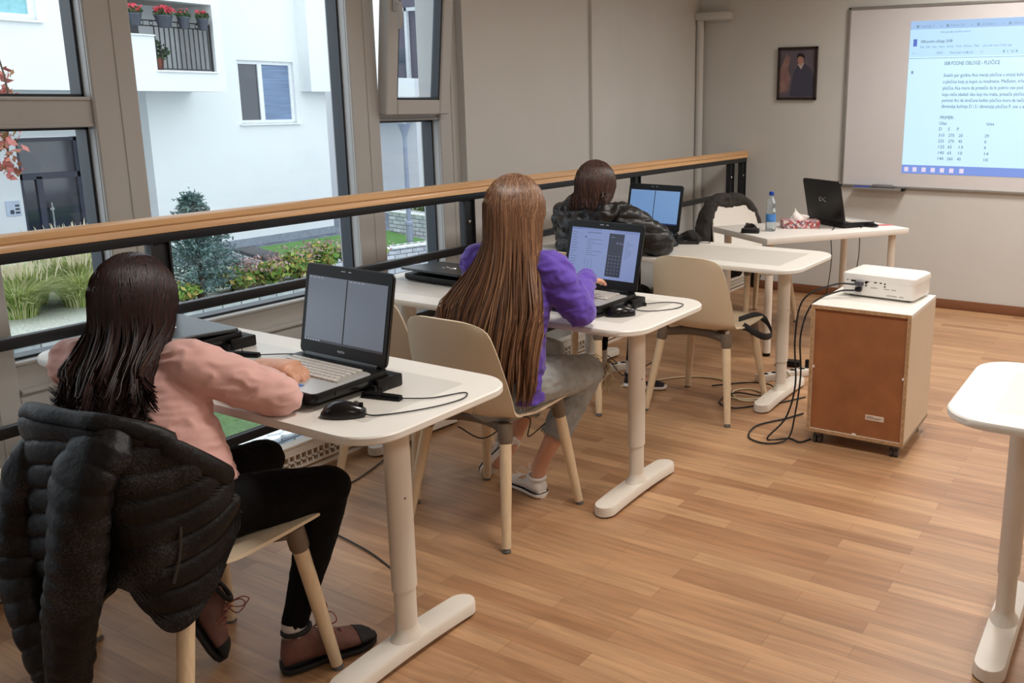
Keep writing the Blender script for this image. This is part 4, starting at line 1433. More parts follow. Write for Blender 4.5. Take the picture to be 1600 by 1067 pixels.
# second overhang
b = nb(); wall_x(b, -18.2, -18.0, 15.52, 18.4, 1.736, 6.0, [(16.14, 17.6, 2.925, 4.6)]); box(b, -18.4, -18.2, 15.52, 18.4, 1.736, 1.85); box(b, -18.4, -18.2, 15.52, 15.66, 1.85, 6)
pa('overhang', b, M_fac, smooth=0)
window_x(bA, -18.12, 16.14, 17.6, 2.925, 4.6, [M_wing], (0.5,), 0.08)
b = nb()
for z in (3.02, 3.22):
    box(b, -18.02, -18.0, 16.14, 17.6, z - 0.01, z + 0.01)
r2 = pa('balcony_railing', b, M_iron)
for k in range(8):
    yy = 16.24 + k * 0.18
    b = nb(); tube(b, [(-18.01, yy + 0.045 * math.sin(a / 8 * 2 * PI), 3.12 + 0.07 * math.cos(a / 8 * 2 * PI)) for a in range(9)], [0.008] * 9, 5)
    obj('iron_ring', b, M_iron, r2, 0, world=True)
# entrance
dr = bpy.data.objects.new('entrance_door', None); C.objects.link(dr); dr.parent = bA; dr.location = (0, 0, 0)
b = nb()
for (a0, a1, c0, c1) in ((9.68, 9.76, -1.78, 0.78), (10.85, 10.92, -1.78, 0.78), (9.68, 10.92, -0.06, 0.06), (9.68, 10.92, 0.7, 0.78), (10.02, 10.14, -1.78, 0.0), (9.68, 10.92, -1.78, -1.6)):
    box(b, -20.1, -20.0, a0, a1, c0, c1, 0.004, 1)
obj('door_frame', b, M_door, dr, 30, world=True)
b = nb(); box(b, -20.06, -20.05, 9.7, 10.9, -1.7, 0.75)
obj('door_glass', b, M_wing, dr, 0, world=True)
b = nb(); tube(b, [(-19.97, 10.24, -1.5), (-19.97, 10.24, -0.55)], [0.018, 0.018], 8); box(b, -20.0, -19.97, 10.2, 10.28, -0.7, -0.66)
obj('door_bar', b, mat('brushed steel', (200, 200, 200), 0.3, metal=0.8), dr, 30, world=True)
b = nb(); box(b, -19.9, -19.87, 9.32, 9.58, -0.74, -0.44)
ip = pa('intercom_panel', b, mat('pale blue metal panel', (196, 208, 226), 0.4))
b = nb(); box(b, -19.87, -19.865, 9.38, 9.45, -0.70, -0.62)
for k in range(3): box(b, -19.87, -19.866, 9.48, 9.56, -0.70 + k * 0.07, -0.66 + k * 0.07)
obj('intercom_buttons', b, M_door, ip, 0, world=True)
b = nb(); box(b, -19.9, -19.82, 11.36, 11.50, -0.3, -0.22); pa('house_lamp', b, M_potg)

# flower pots on the balcony rail
M_petal = mat('red geranium', (214, 70, 84), 0.7, var=0.25, scale=30)
M_leafd = mat('geranium leaf', (70, 96, 60), 0.8, var=0.35, scale=30)
def leaves(bm, pts, size, r=rnd, up=0.5):
    for p in pts:
        n = V((r.gauss(0, 1), r.gauss(0, 1), abs(r.gauss(0, 1)) * up + 0.2)).normalized()
        a = n.orthogonal().normalized()
        a = (Matrix.Rotation(r.random() * 2 * PI, 3, n) @ a)
        c = n.cross(a)
        s = size * (0.6 + r.random() * 0.8)
        p = V(p)
        vs = [bm.verts.new(p + q) for q in (-a * s, -c * s * 0.5, a * s, c * s * 0.5)]
        bm.faces.new(vs)
def blob_pts(c, r, n, rr=rnd, shell=0.5):
    out = []
    for _ in range(n):
        d = V((rr.gauss(0, 1), rr.gauss(0, 1), rr.gauss(0, 1))).normalized()
        k = shell + (1 - shell) * rr.random()
        out.append((c[0] + d.x * r[0] * k, c[1] + d.y * r[1] * k, c[2] + d.z * r[2] * k))
    return out
POTL = ['leftmost grey pot on the balcony railing, a few red blooms', 'grey balcony pot overflowing with red flowers, second from the left', 'green potted plant on the balcony railing, hardly any blooms', 'rightmost grey pot on the balcony railing, one red bloom']
for i, (y, nr, w) in enumerate(((10.72, 60, 0.13), (11.30, 170, 0.17), (11.72, 8, 0.12), (12.14, 30, 0.12))):
    t = thing('flower_pot', POTL[i], 'flower pot', (-17.12, y, 2.90), 0, 'pots hung on the balcony railing')
    b = nb(); lathe(b, [(w * 0.62, 0), (w * 0.95, 0.20), (w, 0.20), (w, 0.23), (w * 0.85, 0.23), (w * 0.85, 0.21)], seg=16)
    box(b, -0.17, -0.1, -0.02, 0.02, 0.10, 0.16)
    obj('pot', b, M_potg, t)
    b = nb(); leaves(b, blob_pts((0, 0, 0.27), (w, w * 1.2, 0.09), 150), 0.04)
    obj('foliage', b, M_leafd, t, 0)
    b = nb(); leaves(b, blob_pts((0.02, 0, 0.33), (w * 1.1, w * 1.25, 0.09), nr), 0.035)
    obj('bloom', b, M_petal, t, 0)
t = thing('potted_plant', 'brown pot with a leafy plant on the balcony floor behind the balusters', 'potted plant', (-17.75, 11.45, 1.85))
b = nb(); lathe(b, [(0.1, 0), (0.16, 0.5), (0.13, 0.5)], seg=14); obj('pot', b, mat('terracotta', (150, 84, 66), 0.7), t)
b = nb(); leaves(b, blob_pts((0, 0, 0.62), (0.2, 0.28, 0.24), 220), 0.05); obj('foliage', b, M_leafd, t, 0)

# building behind the lamp
bB = thing('apartment_building', 'second white building with a railed balcony, behind the street lamp', 'building', (-20.5, 20, -1.8))
b = nb(); box(b, -27, -18.9, 20, 20.3, -1.8, 2.15); box(b, -27, -20.6, 20, 20.3, 2.15, 7); box(b, -20.6, -18.9, 20, 20.3, 4.4, 7)
pa('facade_wall', b, mat('light grey render', (222, 222, 224), 0.9, var=0.02), bB, 0)
b = nb(); box(b, -21.0, -18.9, 19.2, 20.0, 0.95, 2.15); pa('balcony_parapet', b, M_fac, bB, 0)
b = nb(); box(b, -21.0, -18.9, 21.0, 21.1, 2.1, 4.5); pa('balcony_rear', b, mat('plum render', (110, 100, 112), 0.8), bB, 0)
b = nb()
for x in (-19.95, -19.45): box(b, x - 0.05, x + 0.05, 20.85, 20.95, 2.15, 4.2)
box(b, -20.6, -18.9, 20.85, 20.95, 4.1, 4.2)
pa('balcony_door', b, M_winf, bB)
b = nb()
for z in (2.25, 3.15, 3.28): box(b, -20.95, -18.92, 19.24, 19.26, z - 0.012, z + 0.012)
r3 = pa('balcony_railing', b, M_iron, bB)
for k in range(16):
    x = -20.9 + k * 0.13
    b = nb(); box(b, x - 0.01, x + 0.01, 19.24, 19.26, 2.2, 3.15); obj('baluster', b, M_iron, r3, 0, world=True)
b = nb(); box(b, -18.9, -13, 23, 23.3, -1.8, 7)
pa('side_wing', b, mat('grey green render', (150, 156, 148), 0.9, var=0.04), bB, 0)
t = thing('balcony_chair', 'grey chair behind the railing of the far balcony', 'chair', (-19.8, 20.2, 2.15))
b = nb(); box(b, -0.22, 0.22, -0.2, 0.2, 0.4, 0.45); obj('seat', b, M_potg, t)
b = nb(); box(b, -0.22, 0.22, 0.18, 0.22, 0.45, 0.85, 0.01); obj('backrest', b, M_potg, t)
for (x, y) in ((-0.2, -0.18), (0.2, -0.18), (-0.2, 0.18), (0.2, 0.18)):
    b = nb(); box(b, x - 0.015, x + 0.015, y - 0.015, y + 0.015, 0, 0.42); obj('leg', b, M_potg, t)

# street lamp
t = thing('street_lamp', 'grey courtyard lamp post with a flared funnel head seen through the narrow pane', 'street lamp', (-13.67, 14.1, -1.8))
M_lp = mat('grey lamp metal', (140, 146, 164), 0.45, metal=0.2)
b = nb(); lathe(b, [(0.15, 0), (0.15, 0.05), (0.075, 0.1), (0.07, 0.75), (0.085, 0.77), (0.085, 0.82), (0.05, 0.86), (0.042, 2.55), (0.05, 2.6)], seg=18); obj('pole', b, M_lp, t)
b = nb(); lathe(b, [(0.05, 2.6), (0.06, 2.65), (0.14, 2.85), (0.0005, 2.86)], seg=20); obj('lamp_funnel', b, M_lp, t)
b = nb(); lathe(b, [(0.0005, 2.93), (0.33, 2.96), (0.33, 2.975), (0.0005, 3.02)], seg=24)
tube(b, [(0, 0, 2.84), (0, 0, 2.95)], [0.05, 0.05], 10)
obj('lamp_shade', b, mat('white lamp shade', (220, 224, 228), 0.4), t)

# brick planters with scalloped coping
def planter_wall(label, p0, p1, zt, zb=-1.8, th=0.28, m=None, rows=2, group='brick planter walls with scalloped tile coping'):
    p0, p1 = V((*p0, 0)), V((*p1, 0))
    L = (p1 - p0).length
    ang = math.atan2((p1 - p0).y, (p1 - p0).x)
    t = thing('brick_wall', label, 'wall', (p0.x, p0.y, zb), ang, group)
    b = nb(); box(b, 0, L, -th / 2, th / 2, 0, zt - zb - 0.03)
    obj('masonry', b, M_bwx, t, 0)
    b = nb()
    box(b, 0, L, -th / 2 - 0.01, th / 2 + 0.01, zt - zb - 0.04, zt - zb - 0.02)
    for side in (-1, 1):
        k = 0
        x = 0.08
        while x < L:
            for row in range(rows):
                xx = x + (0.08 if row % 2 else 0)
                if xx > L: continue
                prism(b, [(xx + 0.09 * math.cos(2 * PI * q / 14), side * (th / 2 - 0.03 - row * 0.07) + 0.09 * math.sin(2 * PI * q / 14)) for q in range(14)], zt - zb - 0.022 + row * 0.018, zt - zb + row * 0.018)
            x += 0.165
    obj('coping', b, M_cop, t, 0)
    return t
planter_wall('pale brick planter wall with scalloped coping in front of the ornamental grass', (-10.5, 2.2), (-10.5, 11.2), -1.0)
planter_wall('low brick wall with scalloped coping nearest the windows, seen under the nearest table', (-6.83, 1.5), (-6.83, 9.0), -1.45)
planter_wall('brick wall with scalloped coping along the near side of the raised lawn, left half', (-15.76, 11.5), (-14.0, 11.0), -1.38)
planter_wall('brick wall with scalloped coping at the right side of the raised lawn', (-14.0, 11.0), (-13.2, 14.4), -1.38)
planter_wall('brick wall with scalloped coping behind the street lamp', (-15.4, 15.4), (-12.4, 14.9), -0.95)
b = nb(); prism(b, [(-18.3, 2), (-10.64, 2), (-10.64, 9.0), (-12.2, 9.6), (-14.4, 8.2), (-15.5, 5)], -1.8, -1.08)
tag(obj('planter_bed', b, M_soil, None, 0), 'pale gravel bed of the planter behind the long brick wall', 'gravel bed', None, 'stuff')
b = nb(); prism(b, [(-15.85, 11.65), (-14.0, 11.15), (-13.3, 14.4), (-15.75, 15.3)], -1.8, -1.4)
tag(obj('lawn', b, M_grass, None, 0), 'raised green lawn between brick walls in the courtyard', 'lawn', None, 'stuff')
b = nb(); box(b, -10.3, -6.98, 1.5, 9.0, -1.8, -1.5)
tag(obj('grass_strip', b, mat('dull green grass', (80, 106, 60), 0.9, var=0.3, scale=25, bump=0.6, bscale=120), None, 0), 'green grass strip behind the low wall, seen under the nearest table', 'grass', None, 'stuff')  # strip has a darker, duller green than the raised lawn
b = nb(); add_box(b, (-14.85, 11.25, -1.33), (1.5, 0.42, 0.06), math.atan2(-0.5, 1.76), 0.01)
tag(obj('bench_top', b, mat('dark bench plank', (58, 56, 62), 0.6), None), 'dark bench plank lying on the brick wall of the raised lawn', 'bench')
# plants
def foliage_mat(name, a, c, rough=0.75):
    m = bpy.data.materials.new(name); m.use_nodes = True
    nt = m.node_tree; bs = nt.nodes['Principled BSDF']
    at = nt.nodes.new('ShaderNodeAttribute'); at.attribute_name = 'rnd'
    rp = nt.nodes.new('ShaderNodeValToRGB')
    cols = [a, c] if isinstance(a, tuple) else a
    for i, cc in enumerate(cols):
        e = rp.color_ramp.elements[i] if i < 2 else rp.color_ramp.elements.new(1.0)
        e.position = i / max(1, len(cols) - 1); e.color = lin(cc)
    nt.links.new(at.outputs['Fac'], rp.inputs[0]); nt.links.new(rp.outputs[0], bs.inputs['Base Color'])
    bs.inputs['Roughness'].default_value = rough
    return m
def set_rnd(o, r, per=4):
    me = o.data
    a = me.attributes.new('rnd', 'FLOAT', 'POINT')
    vals = []
    n = len(me.vertices)
    while len(vals) < n:
        vals += [r.random()] * per
    a.data.foreach_set('value', vals[:n])
M_spruce = foliage_mat('blue spruce needles', (54, 78, 80), (120, 146, 140))
M_ogr = foliage_mat('ornamental grass blades', [(104, 138, 58), (150, 170, 86), (196, 196, 130), (214, 206, 168)], None)
M_bush = foliage_mat('shrub leaves', [(60, 96, 44), (110, 150, 62), (150, 170, 80), (190, 150, 90)], None)
M_pinkf = foliage_mat('dry pink blossom', [(150, 110, 110), (190, 160, 156), (120, 90, 84)], None)
M_hedge = foliage_mat('hedge leaves', [(56, 80, 40), (96, 122, 60), (130, 138, 84)], None)
M_bark = mat('bark', (84, 66, 52), 0.9, var=0.2)

def conifer(loc, h, r, label):
    t = thing('spruce_tree', label, 'tree', loc)
    b = nb(); tube(b, [(0, 0, 0), (0, 0, h * 0.9)], [0.05, 0.012], 8); obj('trunk', b, M_bark, t)
    b = nb(); rr = random.Random(3)
    for k in range(230):
        z = h * (0.04 + 0.94 * (k / 230) ** 0.9)
        L = r * (1 - z / h) ** 0.8 * (0.75 + 0.4 * rr.random()) + 0.03
        a = rr.random() * 2 * PI
        d = V((math.cos(a), math.sin(a), 0.25))
        for j in range(34):
            s = (j + rr.random()) / 26
            p = V((0, 0, z)) + d * L * s
            p += V((rr.gauss(0, 0.03), rr.gauss(0, 0.03), rr.gauss(0, 0.025)))
            n = (d + V((rr.gauss(0, 0.8), rr.gauss(0, 0.8), rr.gauss(0, 0.6)))).normalized()
            c = n.orthogonal().normalized() * 0.011
            ln = 0.038 + 0.03 * rr.random()
            b.faces.new([b.verts.new(q) for q in (p - c, p + c, p + n * ln + c * 0.3, p + n * ln - c * 0.3)])
    o = obj('needles', b, M_spruce, t, 0); set_rnd(o, rr)
    return t
conifer((-10.95, 7.35, -1.08), 1.40, 0.47, 'blue-green spruce behind the railing, right of the head of the girl in pink')
def grass_clump(loc, h, r, n, label, seed):
    t = thing('ornamental_grass', label, 'grass clump', loc, 0, 'ornamental grass clumps in the planter')
    b = nb(); rr = random.Random(seed)
    for k in range(n):
        a = rr.random() * 2 * PI; q = r * 0.35 * rr.random()
        p0 = V((q * math.cos(a), q * math.sin(a), 0))
        L = h * (0.6 + 0.5 * rr.random()); out = r * (0.3 + 0.9 * rr.random())
        d = V((math.cos(a), math.sin(a), 0)); s = V((-d.y, d.x, 0)) * 0.006
        pr = None
        for j in range(5):
            u = j / 4
            p = p0 + d * out * u * u + V((0, 0, L * (u - 0.35 * u * u * u)))
            w = s * (1 - u * 0.85)
            cur = (b.verts.new(p - w), b.verts.new(p + w))
            if pr: b.faces.new((pr[0], pr[1], cur[1], cur[0]))
            pr = cur
    o = obj('blades', b, M_ogr, t, 0); set_rnd(o, rr, 10)
    b = nb()
    for k in range(n // 12):
        a = rr.random() * 2 * PI; out = r * rr.random() * 0.9; L = h * (0.95 + 0.2 * rr.random())
        p = V((out * math.cos(a), out * math.sin(a), L * 0.78)); d = V((math.cos(a) * 0.3, math.sin(a) * 0.3, 1)).normalized()
        tube(b, [p, p + d * 0.06, p + d * 0.16], [0.003, 0.007, 0.002], 5)
    o = obj('seed_heads', b, mat('seed heads', (200, 188, 160), 0.9), t, 60)
for i, (x, y, h, r, lb) in enumerate(((-12.6, 6.0, 0.78, 0.66, 'clump of ornamental grass at the left edge of the photo'), (-12.6, 6.7, 0.95, 0.66, 'tall clump of ornamental grass touching the left side of the pink girl\'s hair'), (-12.9, 7.4, 0.8, 0.62, 'clump of ornamental grass mostly hidden behind the head of the girl in pink'), (-12.4, 5.35, 0.55, 0.55, 'clump of ornamental grass just outside the left edge of the photo'), (-12.0, 5.6, 0.62, 0.6, 'small clump of ornamental grass nearest the brick wall, left one'), (-12.0, 6.35, 0.66, 0.6, 'small clump of ornamental grass nearest the brick wall, touching the dark hair'))):
    grass_clump((x, y, -1.08), h, r, 1100, lb, 20 + i)
def bush(loc, r, n, label, seed, m=M_bush, size=0.045, bloom=0, cat='shrub', name='flowering_shrub', group='shrubs along the planter wall', shell=0.3):
    t = thing(name, label, cat, loc, 0, group)
    rr = random.Random(seed)
    b = nb()
    for k in range(7):
        a = rr.random() * 2 * PI
        tube(b, [(0, 0, 0), (math.cos(a) * r[0] * 0.5, math.sin(a) * r[1] * 0.5, r[2] * 1.2)], [0.01, 0.004], 5)
    obj('stems', b, M_bark, t)
    b = nb()
    for k in range(6):
        c = ((rr.random() - 0.5) * r[0] * 1.1, (rr.random() - 0.5) * r[1] * 1.1, r[2] * (0.6 + 0.7 * rr.random()))
        leaves(b, blob_pts(c, (r[0] * 0.6, r[1] * 0.6, r[2] * 0.6), n // 6, rr, shell), size, rr)
    o = obj('foliage', b, m, t, 0); set_rnd(o, rr)
    if bloom:
        b = nb(); leaves(b, blob_pts((0, 0, r[2] * 1.5), (r[0], r[1], r[2] * 0.6), bloom, rr, 0.6), size * 0.6, rr)
        o = obj('bloom', b, M_pinkf, t, 0); set_rnd(o, rr)
for i, (x, y, r, lb, bl) in enumerate((
        (-11.05, 7.9, (0.35, 0.35, 0.2), 'low grey-green shrub beside the foot of the spruce', 160),
        (-10.95, 8.35, (0.4, 0.35, 0.22), 'green shrub with dry pink blossoms right of the spruce', 260),
        (-10.95, 8.95, (0.4, 0.4, 0.26), 'bright green shrub in the middle of the planter, between spruce and nearest laptop', 160),
        (-11.05, 9.55, (0.4, 0.4, 0.26), 'orange and green shrub left of the top edge of the nearest laptop', 200),
        (-10.95, 10.3, (0.45, 0.45, 0.22), 'leafy shrub just behind the top edge of the nearest laptop', 120),
        (-10.95, 7.15, (0.3, 0.3, 0.16), 'low shrub in front of the spruce', 60))):
    bush((x, y, -1.08), r, 1300, lb, 40 + i, bloom=bl)
bush((-14.2, 16.3, -1.8), (2.4, 0.55, 0.8), 9000, 'tall clipped green hedge behind the street lamp', 60, M_hedge, 0.06, 0, 'hedge', 'hedge', None, 0.2)

# red creeper twig hanging outside at the left edge
t = thing('red_leaved_twig', 'reddish autumn twig hanging outside the left window', 'twig', (-8.4, 4.02, 1.9))
b = nb(); tube(b, [(0.2, -0.1, 0.5), (0.05, -0.02, 0.1), (0.12, 0.0, -0.3), (0.0, 0.0, -0.75), (-0.03, 0.0, -1.0)], [0.008] * 5, 6, smooth=14); obj('stem', b, M_bark, t)
rr = random.Random(9)
b = nb()
for (y, z, n, s) in ((0.02, -0.2, 16, 0.09), (0.03, -0.33, 14, 0.07), (-0.03, -0.72, 60, 0.16), (-0.02, -0.92, 50, 0.12)):
    leaves(b, blob_pts((0.03, y, z), (s, s, s), n, rr, 0.2), 0.04, rr)
o = obj('leaves', b, foliage_mat('red autumn leaves', [(150, 66, 62), (196, 120, 110), (140, 110, 60)], None), t, 0); set_rnd(o, rr)
# ================================================================ PEOPLE
M_skin = mat('skin', (214, 160, 132), 0.5, var=0.06, scale=18, sss=0.08)
M_sock = mat('light sock', (206, 200, 194), 0.9)
def hair_mat(name, cols, rough=0.36):
    m = foliage_mat(name, cols, None, rough)
    b = m.node_tree.nodes['Principled BSDF']
    b.inputs['Specular IOR Level'].default_value = 0.45
    b.inputs['Anisotropic'].default_value = 0.4
    return m

def hand(bm, w, d, n, thumb, s=1.0, curl=0.5, spread=0.0):
    """w wrist, d towards the fingers, n palm normal (down), thumb side vector"""
    w = V(w); d = V(d).normalized(); n = V(n); n = (n - d * n.dot(d)).normalized()
    t = V(thumb); t = (t - d * t.dot(d) - n * t.dot(n)).normalized()
    tube(bm, [w - d * 0.02 * s, w + d * 0.02 * s, w + d * 0.05 * s, w + d * 0.078 * s], [(0.024 * s, 0.018 * s), (0.030 * s, 0.016 * s), (0.036 * s, 0.0145 * s), (0.034 * s, 0.011 * s)], 16, up=n, smooth=8, dome=True)
    for i, (o, L, dd) in enumerate(((0.027, 0.064, 0.074), (0.0095, 0.073, 0.079), (-0.0085, 0.068, 0.077), (-0.026, 0.053, 0.070))):
        p = w + t * o * s + d * dd * s
        c = curl * (1 + 0.12 * i)
        a = 0.15 * c
        pts = [p - d * 0.02 * s]
        for seg, k in ((0.45, 0.35), (0.30, 0.9), (0.25, 1.3)):
            ang = c * k
            fd = (d * math.cos(ang) + n * math.sin(ang) + t * o * 6 * (0.35 + spread)).normalized()
            pts.append(pts[-1] + fd * L * seg * s + (fd * 0.02 * s if len(pts) == 1 else V((0, 0, 0))))
        tube(bm, pts, [0.0092 * s, 0.0088 * s, 0.0082 * s, 0.0068 * s], 10, smooth=9, dome=True)
    p = w + t * 0.024 * s + d * 0.012 * s
    tube(bm, [p, p + (t * 0.75 + d * 0.6 + n * 0.25) * 0.030 * s, p + (t * 0.62 + d * 1.0 + n * 0.35) * 0.052 * s, p + (t * 0.5 + d * 1.25 + n * 0.45) * 0.068 * s], [0.0125 * s, 0.0108 * s, 0.0095 * s, 0.0075 * s], 10, smooth=8, dome=True)

def head(bm, c, f, u, s=1.0):
    c = V(c); f = V(f).normalized(); u = V(u); u = (u - f * u.dot(f)).normalized(); r = f.cross(u)
    Rm = Matrix((r, f, u)).transposed()
    def P(x, y, z): return c + (r * x + f * y + u * z) * s
    ellipsoid(bm, P(0, -0.012, 0.012), (0.070 * s, 0.088 * s, 0.088 * s), Rm, 24, 18)
    ellipsoid(bm, P(0, 0.022, -0.034), (0.054 * s, 0.062 * s, 0.066 * s), Rm, 20, 14)
    ellipsoid(bm, P(0, 0.055, -0.082), (0.024 * s, 0.022 * s, 0.018 * s), Rm)
    tube(bm, [P(0, 0.075, 0.012), P(0, 0.091, -0.016), P(0, 0.098, -0.03)], [0.007 * s, 0.009 * s, 0.0105 * s], 8, dome=True)
    for sx in (-1, 1):
        ellipsoid(bm, P(sx * 0.009, 0.090, -0.032), (0.007 * s, 0.007 * s, 0.006 * s), Rm)
        ellipsoid(bm, P(sx * 0.071, -0.008, -0.012), (0.009 * s, 0.018 * s, 0.028 * s), Rm)
        ellipsoid(bm, P(sx * 0.033, 0.068, -0.028), (0.020 * s, 0.014 * s, 0.016 * s), Rm)
    ellipsoid(bm, P(0, 0.082, -0.054), (0.021 * s, 0.009 * s, 0.0055 * s), Rm)
    ellipsoid(bm, P(0, 0.080, -0.063), (0.018 * s, 0.009 * s, 0.006 * s), Rm)
    return P, Rm

def eyes(parent, P, Rm, s):
    M_eye = mat('eye white', (232, 228, 222), 0.2)
    M_iris = mat('brown iris', (60, 38, 26), 0.2)
    for sx in (-1, 1):
        b = nb(); ellipsoid(b, P(sx * 0.03, 0.068, 0.004), (0.0125 * s, 0.0125 * s, 0.0105 * s), Rm)
        e = obj('eye', b, M_eye, parent, 60, world=True)
        b = nb(); ellipsoid(b, P(sx * 0.03, 0.0775, 0.003), (0.0052 * s, 0.0040 * s, 0.0052 * s), Rm)
        obj('iris', b, M_iris, e, 60, world=True)

def hair(parent, c, f, u, s, n, tgt, zend, m, seed, wave=0.006, curl=0.0, rad=0.0021, azmax=118, K=14, capz=-0.03, shell=None, name='hair'):
    """strands from a centre parting over the skull, then hanging to tgt(lat, t)"""
    c = V(c); f = V(f).normalized(); u = V(u); u = (u - f * u.dot(f)).normalized(); r = f.cross(u)
    Rm = Matrix((r, f, u)).transposed()
    rr = random.Random(seed)
    b = nb()
    R3 = V((0.083, 0.103, 0.103)) * s
    cc = c + (f * -0.014 + u * 0.010) * s
    def sph(v):
        return cc + r * v.x * R3.x + f * v.y * R3.y + u * v.z * R3.z
    clumps = [(rr.random() * 2 * PI, rr.gauss(0, 1), rr.random()) for _ in range(70)]
    strands = []
    for i in range(n):
        az = math.radians(rr.uniform(-azmax, azmax))
        phi = math.radians(-28 + 78 * (1 - abs(az) / math.radians(azmax)) * rr.random() + 28 * rr.random() * 0.5)
        st = V((rr.gauss(0, 0.02) + math.copysign(0.03, az), -math.sin(phi), math.cos(phi))).normalized()
        eq = V((math.sin(az), -math.cos(az), -0.28)).normalized()
        lift = 1 + 0.035 * rr.random()
        pts = []
        for k in range(6):
            t = k / 5
            v = st.slerp(eq, t) if st.angle(eq) > 1e-3 else st
            pts.append(sph(v * lift))
        e = pts[-1]
        cl = clumps[int((math.degrees(az) + azmax) / (2 * azmax + 1) * 70)]
        zz = zend + rr.gauss(0, 0.02) + 0.05 * cl[1] * 0.5 + 0.03 * abs(math.degrees(az)) / azmax
        lat = math.sin(az)
        depth = rr.random()
        for k in range(1, K):
            t = k / (K - 1)
            q = tgt(lat, t, depth)
            sm = min(1.0, t * 1.5)
            sm = sm * sm * (3 - 2 * sm)
            x = e.x + (q[0] - e.x) * sm
            y = e.y + (q[1] - e.y) * sm
            z = e.z + (zz - e.z) * t
            w = wave * t
            x += w * (math.sin(cl[0] + 7 * t) * 1.2 + rr.gauss(0, 0.05))
            y += w * (math.cos(cl[0] * 1.7 + 6 * t) + rr.gauss(0, 0.05))
            if curl and t > 0.55:
                g = (t - 0.55) / 0.45
                x += curl * g * g * math.sin(cl[0]) ; y += curl * 0.5 * g * g * math.cos(cl[0]) - curl * 0.2 * g
                z += curl * 0.9 * g ** 4 * (0.3 + cl[2])
            pts.append(V((x, y, z)))
        strands.append(pts)
    for pts in strands:
        L = len(pts)
        tube(b, pts, [rad * s * 0.7] + [rad * s] * (L - 3) + [rad * s * 0.7, rad * s * 0.12], 3)
    nv = 3 * (6 + K - 1)
    nstr = len(b.verts)
    # skull cap beneath the strands
    cap = bmesh.new()
    bmesh.ops.create_uvsphere(cap, u_segments=28, v_segments=20, radius=1.0)
    kill = [v for v in cap.verts if (v.co.y > 0.30 and v.co.z < 0.55) or v.co.z < -0.75]
    bmesh.ops.delete(cap, geom=kill, context='VERTS')
    for v in cap.verts:
        v.co = sph(v.co * 0.985)
    me = bpy.data.meshes.new('t'); cap.to_mesh(me); cap.free(); b.from_mesh(me); bpy.data.meshes.remove(me)
    # body of the hair behind the strands
    if shell:
        rings = []
        for (t, lw, dw) in shell:
            ring = []
            for q in range(20):
                a = 2 * PI * q / 20
                base = tgt(math.cos(a) * lw, t, -1.6)
                z = cc.z - 0.02 + (zend + 0.03 - cc.z) * t
                fx = f * ((math.sin(a) + 1) * dw * 0.6)
                ctr = V((base[0], base[1], z))
                if t < 0.12:
                    ctr = cc + r * math.cos(a) * R3.x * 0.8 + f * (-0.04) + V((0, 0, -0.02 - 0.02 * t))
                ring.append(ctr + fx)
            rings.append(ring)
        rings_mesh(b, rings)
    o = obj(name, b, m, parent, 180, world=True)
    rr2 = random.Random(seed + 1)
    a = o.data.attributes.new('rnd', 'FLOAT', 'POINT')
    vals = []
    for i in range(n):
        cl = 0.5 + 0.28 * rr2.gauss(0, 1)
        vals += [min(1, max(0, cl))] * nv
    vals = vals[:len(o.data.vertices)]
    vals += [0.1] * (len(o.data.vertices) - len(vals))
    a.data.foreach_set('value', vals)
    return o

def fold(amp, sc_, seed=0.0, ax=(1, 1, 1)):
    def fn(p, n):
        q = V((p.x * sc_ * ax[0] + seed, p.y * sc_ * ax[1], p.z * sc_ * ax[2]))
        v = noise.noise(q + V((noise.noise(q * 1.7), noise.noise(q * 1.3 + V((5, 0, 0))), 0)) * 0.7)
        return amp * (1 - abs(v) * 3.0)
    return fn

